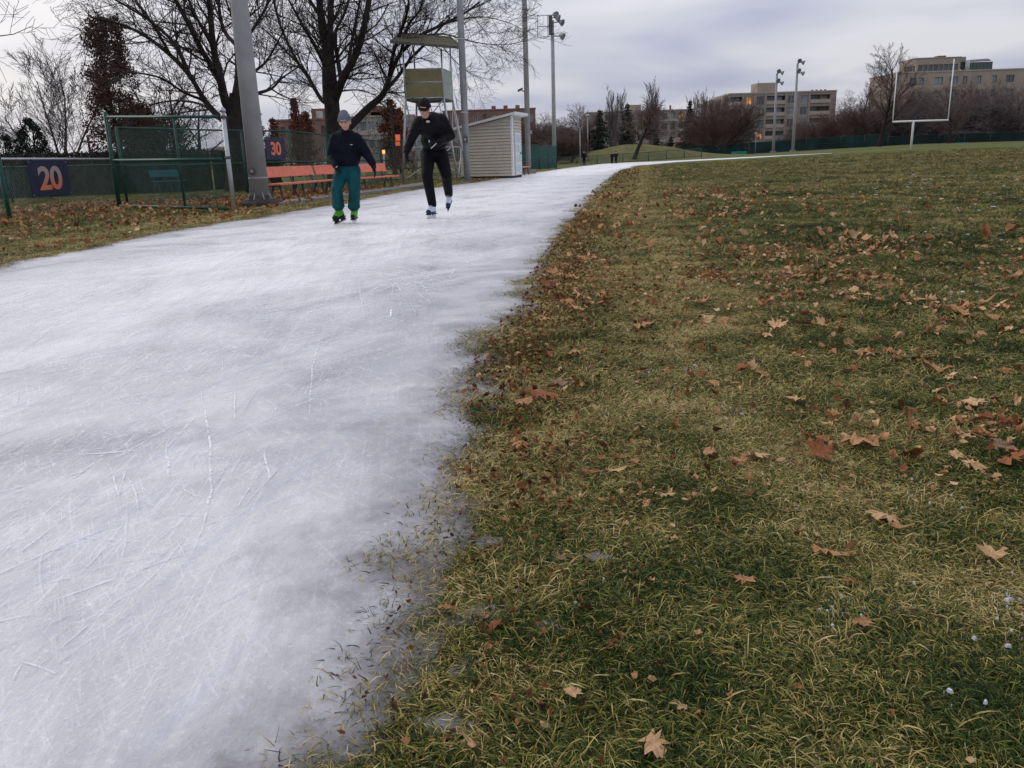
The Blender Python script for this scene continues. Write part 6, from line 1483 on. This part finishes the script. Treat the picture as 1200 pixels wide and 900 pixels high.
capsule(bd_, W['neck'], W['head'] - Vector((0, -.01, .05)), .052, .048); ellip(bd_, W['chest'], (.13, .09, .15)); ellip(bd_, W['pelvis'], (.11, .09, .10)); capsule(bd_, W['chest'], W['pelvis'], .09, .09); capsule(bd_, W['shL'], W['shR'], .05, .05); capsule(bd_, W['neck'], W['chest'], .05, .09)
for s in 'LR':
    capsule(bd_, W['sh' + s], W['el' + s], .045, .036); capsule(bd_, W['el' + s], W['wr' + s], .036, .025); capsule(bd_, W['hip' + s], W['kn' + s], .075, .05); capsule(bd_, W['kn' + s], W['an' + s], .05, .035)
fuse(bd_, 'body', M_skin, e, .010, 2)
j = MB(); ellip(j, W['chest'] + Vector((0, 0, .01)), (.205, .145, .20)); ellip(j, W['waist'], (.200, .15, .18)); ellip(j, W['pelvis'] + Vector((0, 0, .07)), (.185, .145, .115)); capsule(j, W['neck'] - Vector((0, 0, .01)), W['neck'] + Vector((0, -.02, .035)), .072, .066)
capsule(j, W['shL'], W['shR'], .068, .068)
for s in 'LR': capsule(j, W['sh' + s], W['el' + s], .090, .076); capsule(j, W['el' + s], W['wr' + s], .070, .055)
j = fuse(j, 'jacket', M_navyj, e, .012, 5)
MB().tube([W['waist'].lerp(W['chest'], .62) + Vector((.07, -.148, .05)), W['waist'].lerp(W['chest'], .62) + Vector((.115, -.140, .05))], .006, 6).build('chest_logo', M_logo, j)
MB().tube([W['chest'] + Vector((.0, -.137, .09)), W['waist'] + Vector((0, -.142, -.1))], .004, 5).build('zip', M_bsole, j)
t = MB(); ellip(t, W['pelvis'], (.165, .13, .12))
for s in 'LR': capsule(t, W['hip' + s], W['kn' + s], .118, .088); capsule(t, W['kn' + s], W['an' + s] + Vector((0, -.02, .06)), .084, .090); ellip(t, W['an' + s] + Vector((0, -.02, .05)), (.098, .100, .045))
fuse(t, 'trousers', M_tealt, e, .012, 4)
glove(e, W['wrL'], (.35, -.55, -.85), (.6, -.5, 0), 1, M_glove, 1.08, .55); glove(e, W['wrR'] + Vector((.01, 0, -.03)), (.22, -.2, -1), (-1, -.2, 0), -1, M_glove, 1.15, .3)
q = W['wrL'] + Vector((.02, -.06, -.02)); MB().box(q, (.035, .006, .016), (1, 0, .5)).build('glove_tag', M_logo, e)
skate(e, W['anL'] + Vector((0, -.01, 0)), (-.50, -1, -.22), (-.08, .1, 1), M_lime, M_bsole, M_bsole)
skate(e, W['anR'] + Vector((0, -.01, 0)), (-.03, -1, -.05), (0, 0, 1), M_lime, M_bsole, M_whp)
# skater in black
e, W = figure('skater dressed all in black with sunglasses and white toned skates, bending forward', 13.3, dict(
    pelvis=(508.5, 176, .12), waist=(508, 163, .0), chest=(505, 147, -.18), neck=(500.5, 138, -.28), head=(497, 127.2, -.38),
    shL=(491, 143.5, -.20), elL=(481.5, 163, -.10), wrL=(476.5, 177, -.16), shR=(517.5, 140.5, -.16), elR=(528, 159, -.0), wrR=(513, 167, -.28),
    hipL=(501.5, 180, .10), knL=(500.5, 206, -.16), anL=(506.5, 236, .02), hipR=(516, 180, .12), knR=(523, 205, .04), anR=(526, 229.5, .38)), None)
W['anL'].z = G(W['anL'].x, 13.3) + .192
Mh = Matrix.Rotation(R(20), 3, 'X') @ Matrix.Rotation(R(6), 3, 'Y') @ Matrix.Rotation(R(-8), 3, 'Z')
bd_ = MB(); head(bd_, e, W['head'], Mh, 1, M_knitb, 'beanie', True)
capsule(bd_, W['neck'], W['head'] - Vector((0, -.01, .05)), .058, .054); ellip(bd_, W['chest'], (.13, .09, .14)); ellip(bd_, W['pelvis'], (.10, .08, .10)); capsule(bd_, W['chest'], W['waist'], .09, .085); capsule(bd_, W['waist'], W['pelvis'], .085, .085); capsule(bd_, W['neck'], W['chest'], .055, .08)
for s in 'LR':
    capsule(bd_, W['sh' + s], W['el' + s], .048, .038); capsule(bd_, W['el' + s], W['wr' + s], .038, .027); capsule(bd_, W['hip' + s], W['kn' + s], .078, .052); capsule(bd_, W['kn' + s], W['an' + s], .052, .036)
fuse(bd_, 'body', M_skin, e, .010, 2)
def hq(x, y, z): return W['head'] + Mh @ Vector((x, y, z))
sg = MB(); ring = [hq(-.082, -.02, .012), hq(-.070, -.070, .010), hq(-.036, -.100, .008), hq(0, -.104, .010), hq(.036, -.100, .008), hq(.070, -.070, .010), hq(.082, -.02, .012)]
for i in range(6): sg.bar(ring[i], ring[i + 1], .008, .030 if i in (1, 2, 3, 4) else .012)
sg.build('sunglasses', M_lens, e)
j = MB(); ellip(j, W['chest'] + Vector((.01, .02, .0)), (.235, .16, .20)); ellip(j, W['waist'] + Vector((.015, 0, 0)), (.215, .16, .19)); ellip(j, W['pelvis'] + Vector((.01, -.02, .06)), (.185, .15, .12)); capsule(j, W['waist'], W['pelvis'] + Vector((0, 0, .03)), .15, .14); capsule(j, W['neck'] - Vector((0, 0, .01)), W['neck'] + Vector((0, -.015, .02)), .078, .068)
capsule(j, W['chest'], W['waist'], .14, .14); capsule(j, W['shL'], W['shR'], .078, .078)
for s in 'LR': capsule(j, W['sh' + s], W['el' + s], .098, .076); capsule(j, W['el' + s], W['wr' + s], .078, .056)
j = fuse(j, 'jacket', M_blackj, e, .012, 5)
lg = MB(); c = at(501.5, 142.5, 13.3 - .37); ellip(lg, c, (.030, .012, .018), None, 12); lg.build('chest_logo', M_logo, j, sm=True)
t = MB(); ellip(t, W['pelvis'] + Vector((0, 0, -.02)), (.170, .14, .13))
for s in 'LR': capsule(t, W['hip' + s], W['kn' + s], .122, .088); capsule(t, W['kn' + s], W['an' + s] + Vector((0, 0, .03)), .086, .068)
fuse(t, 'tights', M_blackt, e, .012, 4)
glove(e, W['wrL'], (-.05, -.2, -1), (.9, -.3, 0), 1, M_glove, 1.15, .5); glove(e, W['wrR'], (-1, -.45, .05), (0, .1, -1), 1, M_glove, 1.05, .9)
MB().tube([at(505, 174, 12.88), at(511.5, 168, 12.90)], .008, 6).build('pull_cord', M_logo, e); MB().box(at(503, 165.5, 12.84), (.018, .006, .035), (1, 0, 0)).build('glove_tag', M_logo, e)
skate(e, W['anL'] + Vector((0, 0, .01)), (-.42, -1, 0), (0, 0, 1), M_paleb, mat('navy_boot', (.015, .02, .05), .4), M_whp)
skate(e, W['anR'], (-.12, -1, -.42), (0, -.3, 1), M_paleb, MATS['navy_boot'], M_bsole)
# three people far off by the mound
def walker(label, px, Y, tpy, wid, ph, group):
    b = B(px, Y); H = Z(px, tpy, Y) - b.z; s = H / 1.75; e = empty('person', b, label, 'person', group)
    def q(x, y, z): return b + Vector((x, y, z)) * s
    bo = MB(); ellip(bo, q(0, 0, 1.62), (.085 * s, .10 * s, .12 * s), None, 10); capsule(bo, q(0, 0, 1.42), q(0, 0, 1.56), .055 * s, .05 * s, 8); ellip(bo, q(0, 0, 1.2), (.17 * s, .11 * s, .28 * s), None, 10)
    for sx in (-1, 1): capsule(bo, q(.09 * sx, 0, .9), q(.10 * sx, -.05 * sx * ph, .48), .08 * s, .06 * s, 8); capsule(bo, q(.10 * sx, -.05 * sx * ph, .48), q(.11 * sx, .1 * sx * ph, .05), .055 * s, .04 * s, 8); capsule(bo, q(.2 * sx, 0, 1.38), q(.25 * sx, .02, .85), .05 * s, .035 * s, 8)
    fuse(bo, 'body', M_skin, e, .03, 2)
    j = MB(); ellip(j, q(0, 0, 1.2), (.22 * s * wid, .15 * s, .32 * s), None, 10); ellip(j, q(0, 0, .98), (.19 * s * wid, .14 * s, .2 * s), None, 10)
    for sx in (-1, 1): capsule(j, q(.2 * sx * wid, 0, 1.4), q(.27 * sx * wid, .03, 1.1), .07 * s, .065 * s, 8); capsule(j, q(.27 * sx * wid, .03, 1.1), q(.20 * sx * wid, -.1, .92), .065 * s, .055 * s, 8)
    fuse(j, 'coat', M_blackj, e, .03, 2)
    t = MB()
    for sx in (-1, 1): capsule(t, q(.09 * sx, 0, .9), q(.10 * sx, -.05 * sx * ph, .48), .10 * s, .08 * s, 8); capsule(t, q(.10 * sx, -.05 * sx * ph, .48), q(.11 * sx, .1 * sx * ph, .1), .08 * s, .065 * s, 8)
    fuse(t, 'trousers', M_blackt, e, .03, 2)
    for sx in (-1, 1): 
        sh = MB(); capsule(sh, q(.11 * sx, .1 * sx * ph + .04, .05), q(.12 * sx, .1 * sx * ph - .14, .04), .05 * s, .04 * s, 8); sh.build('shoe', M_bsole, e, sm=True)
    h = MB(); ellip(h, q(0, .02, 1.68), (.10 * s, .115 * s, .09 * s), None, 10); h.build('hat', M_knitb, e, sm=True)
gw = 'far walkers by the mound'
walker('person in dark clothes walking alone between the thin lamp and the mound', 684.5, 97, 176.6, 1.15, 1, gw)
walker('far person in dark clothes, the left one of the pair before the mound', 717.2, 99, 178, .95, .6, gw)
walker('far person in dark clothes, the right one of the pair before the mound', 721.8, 98, 177.2, 1.0, -.8, gw)
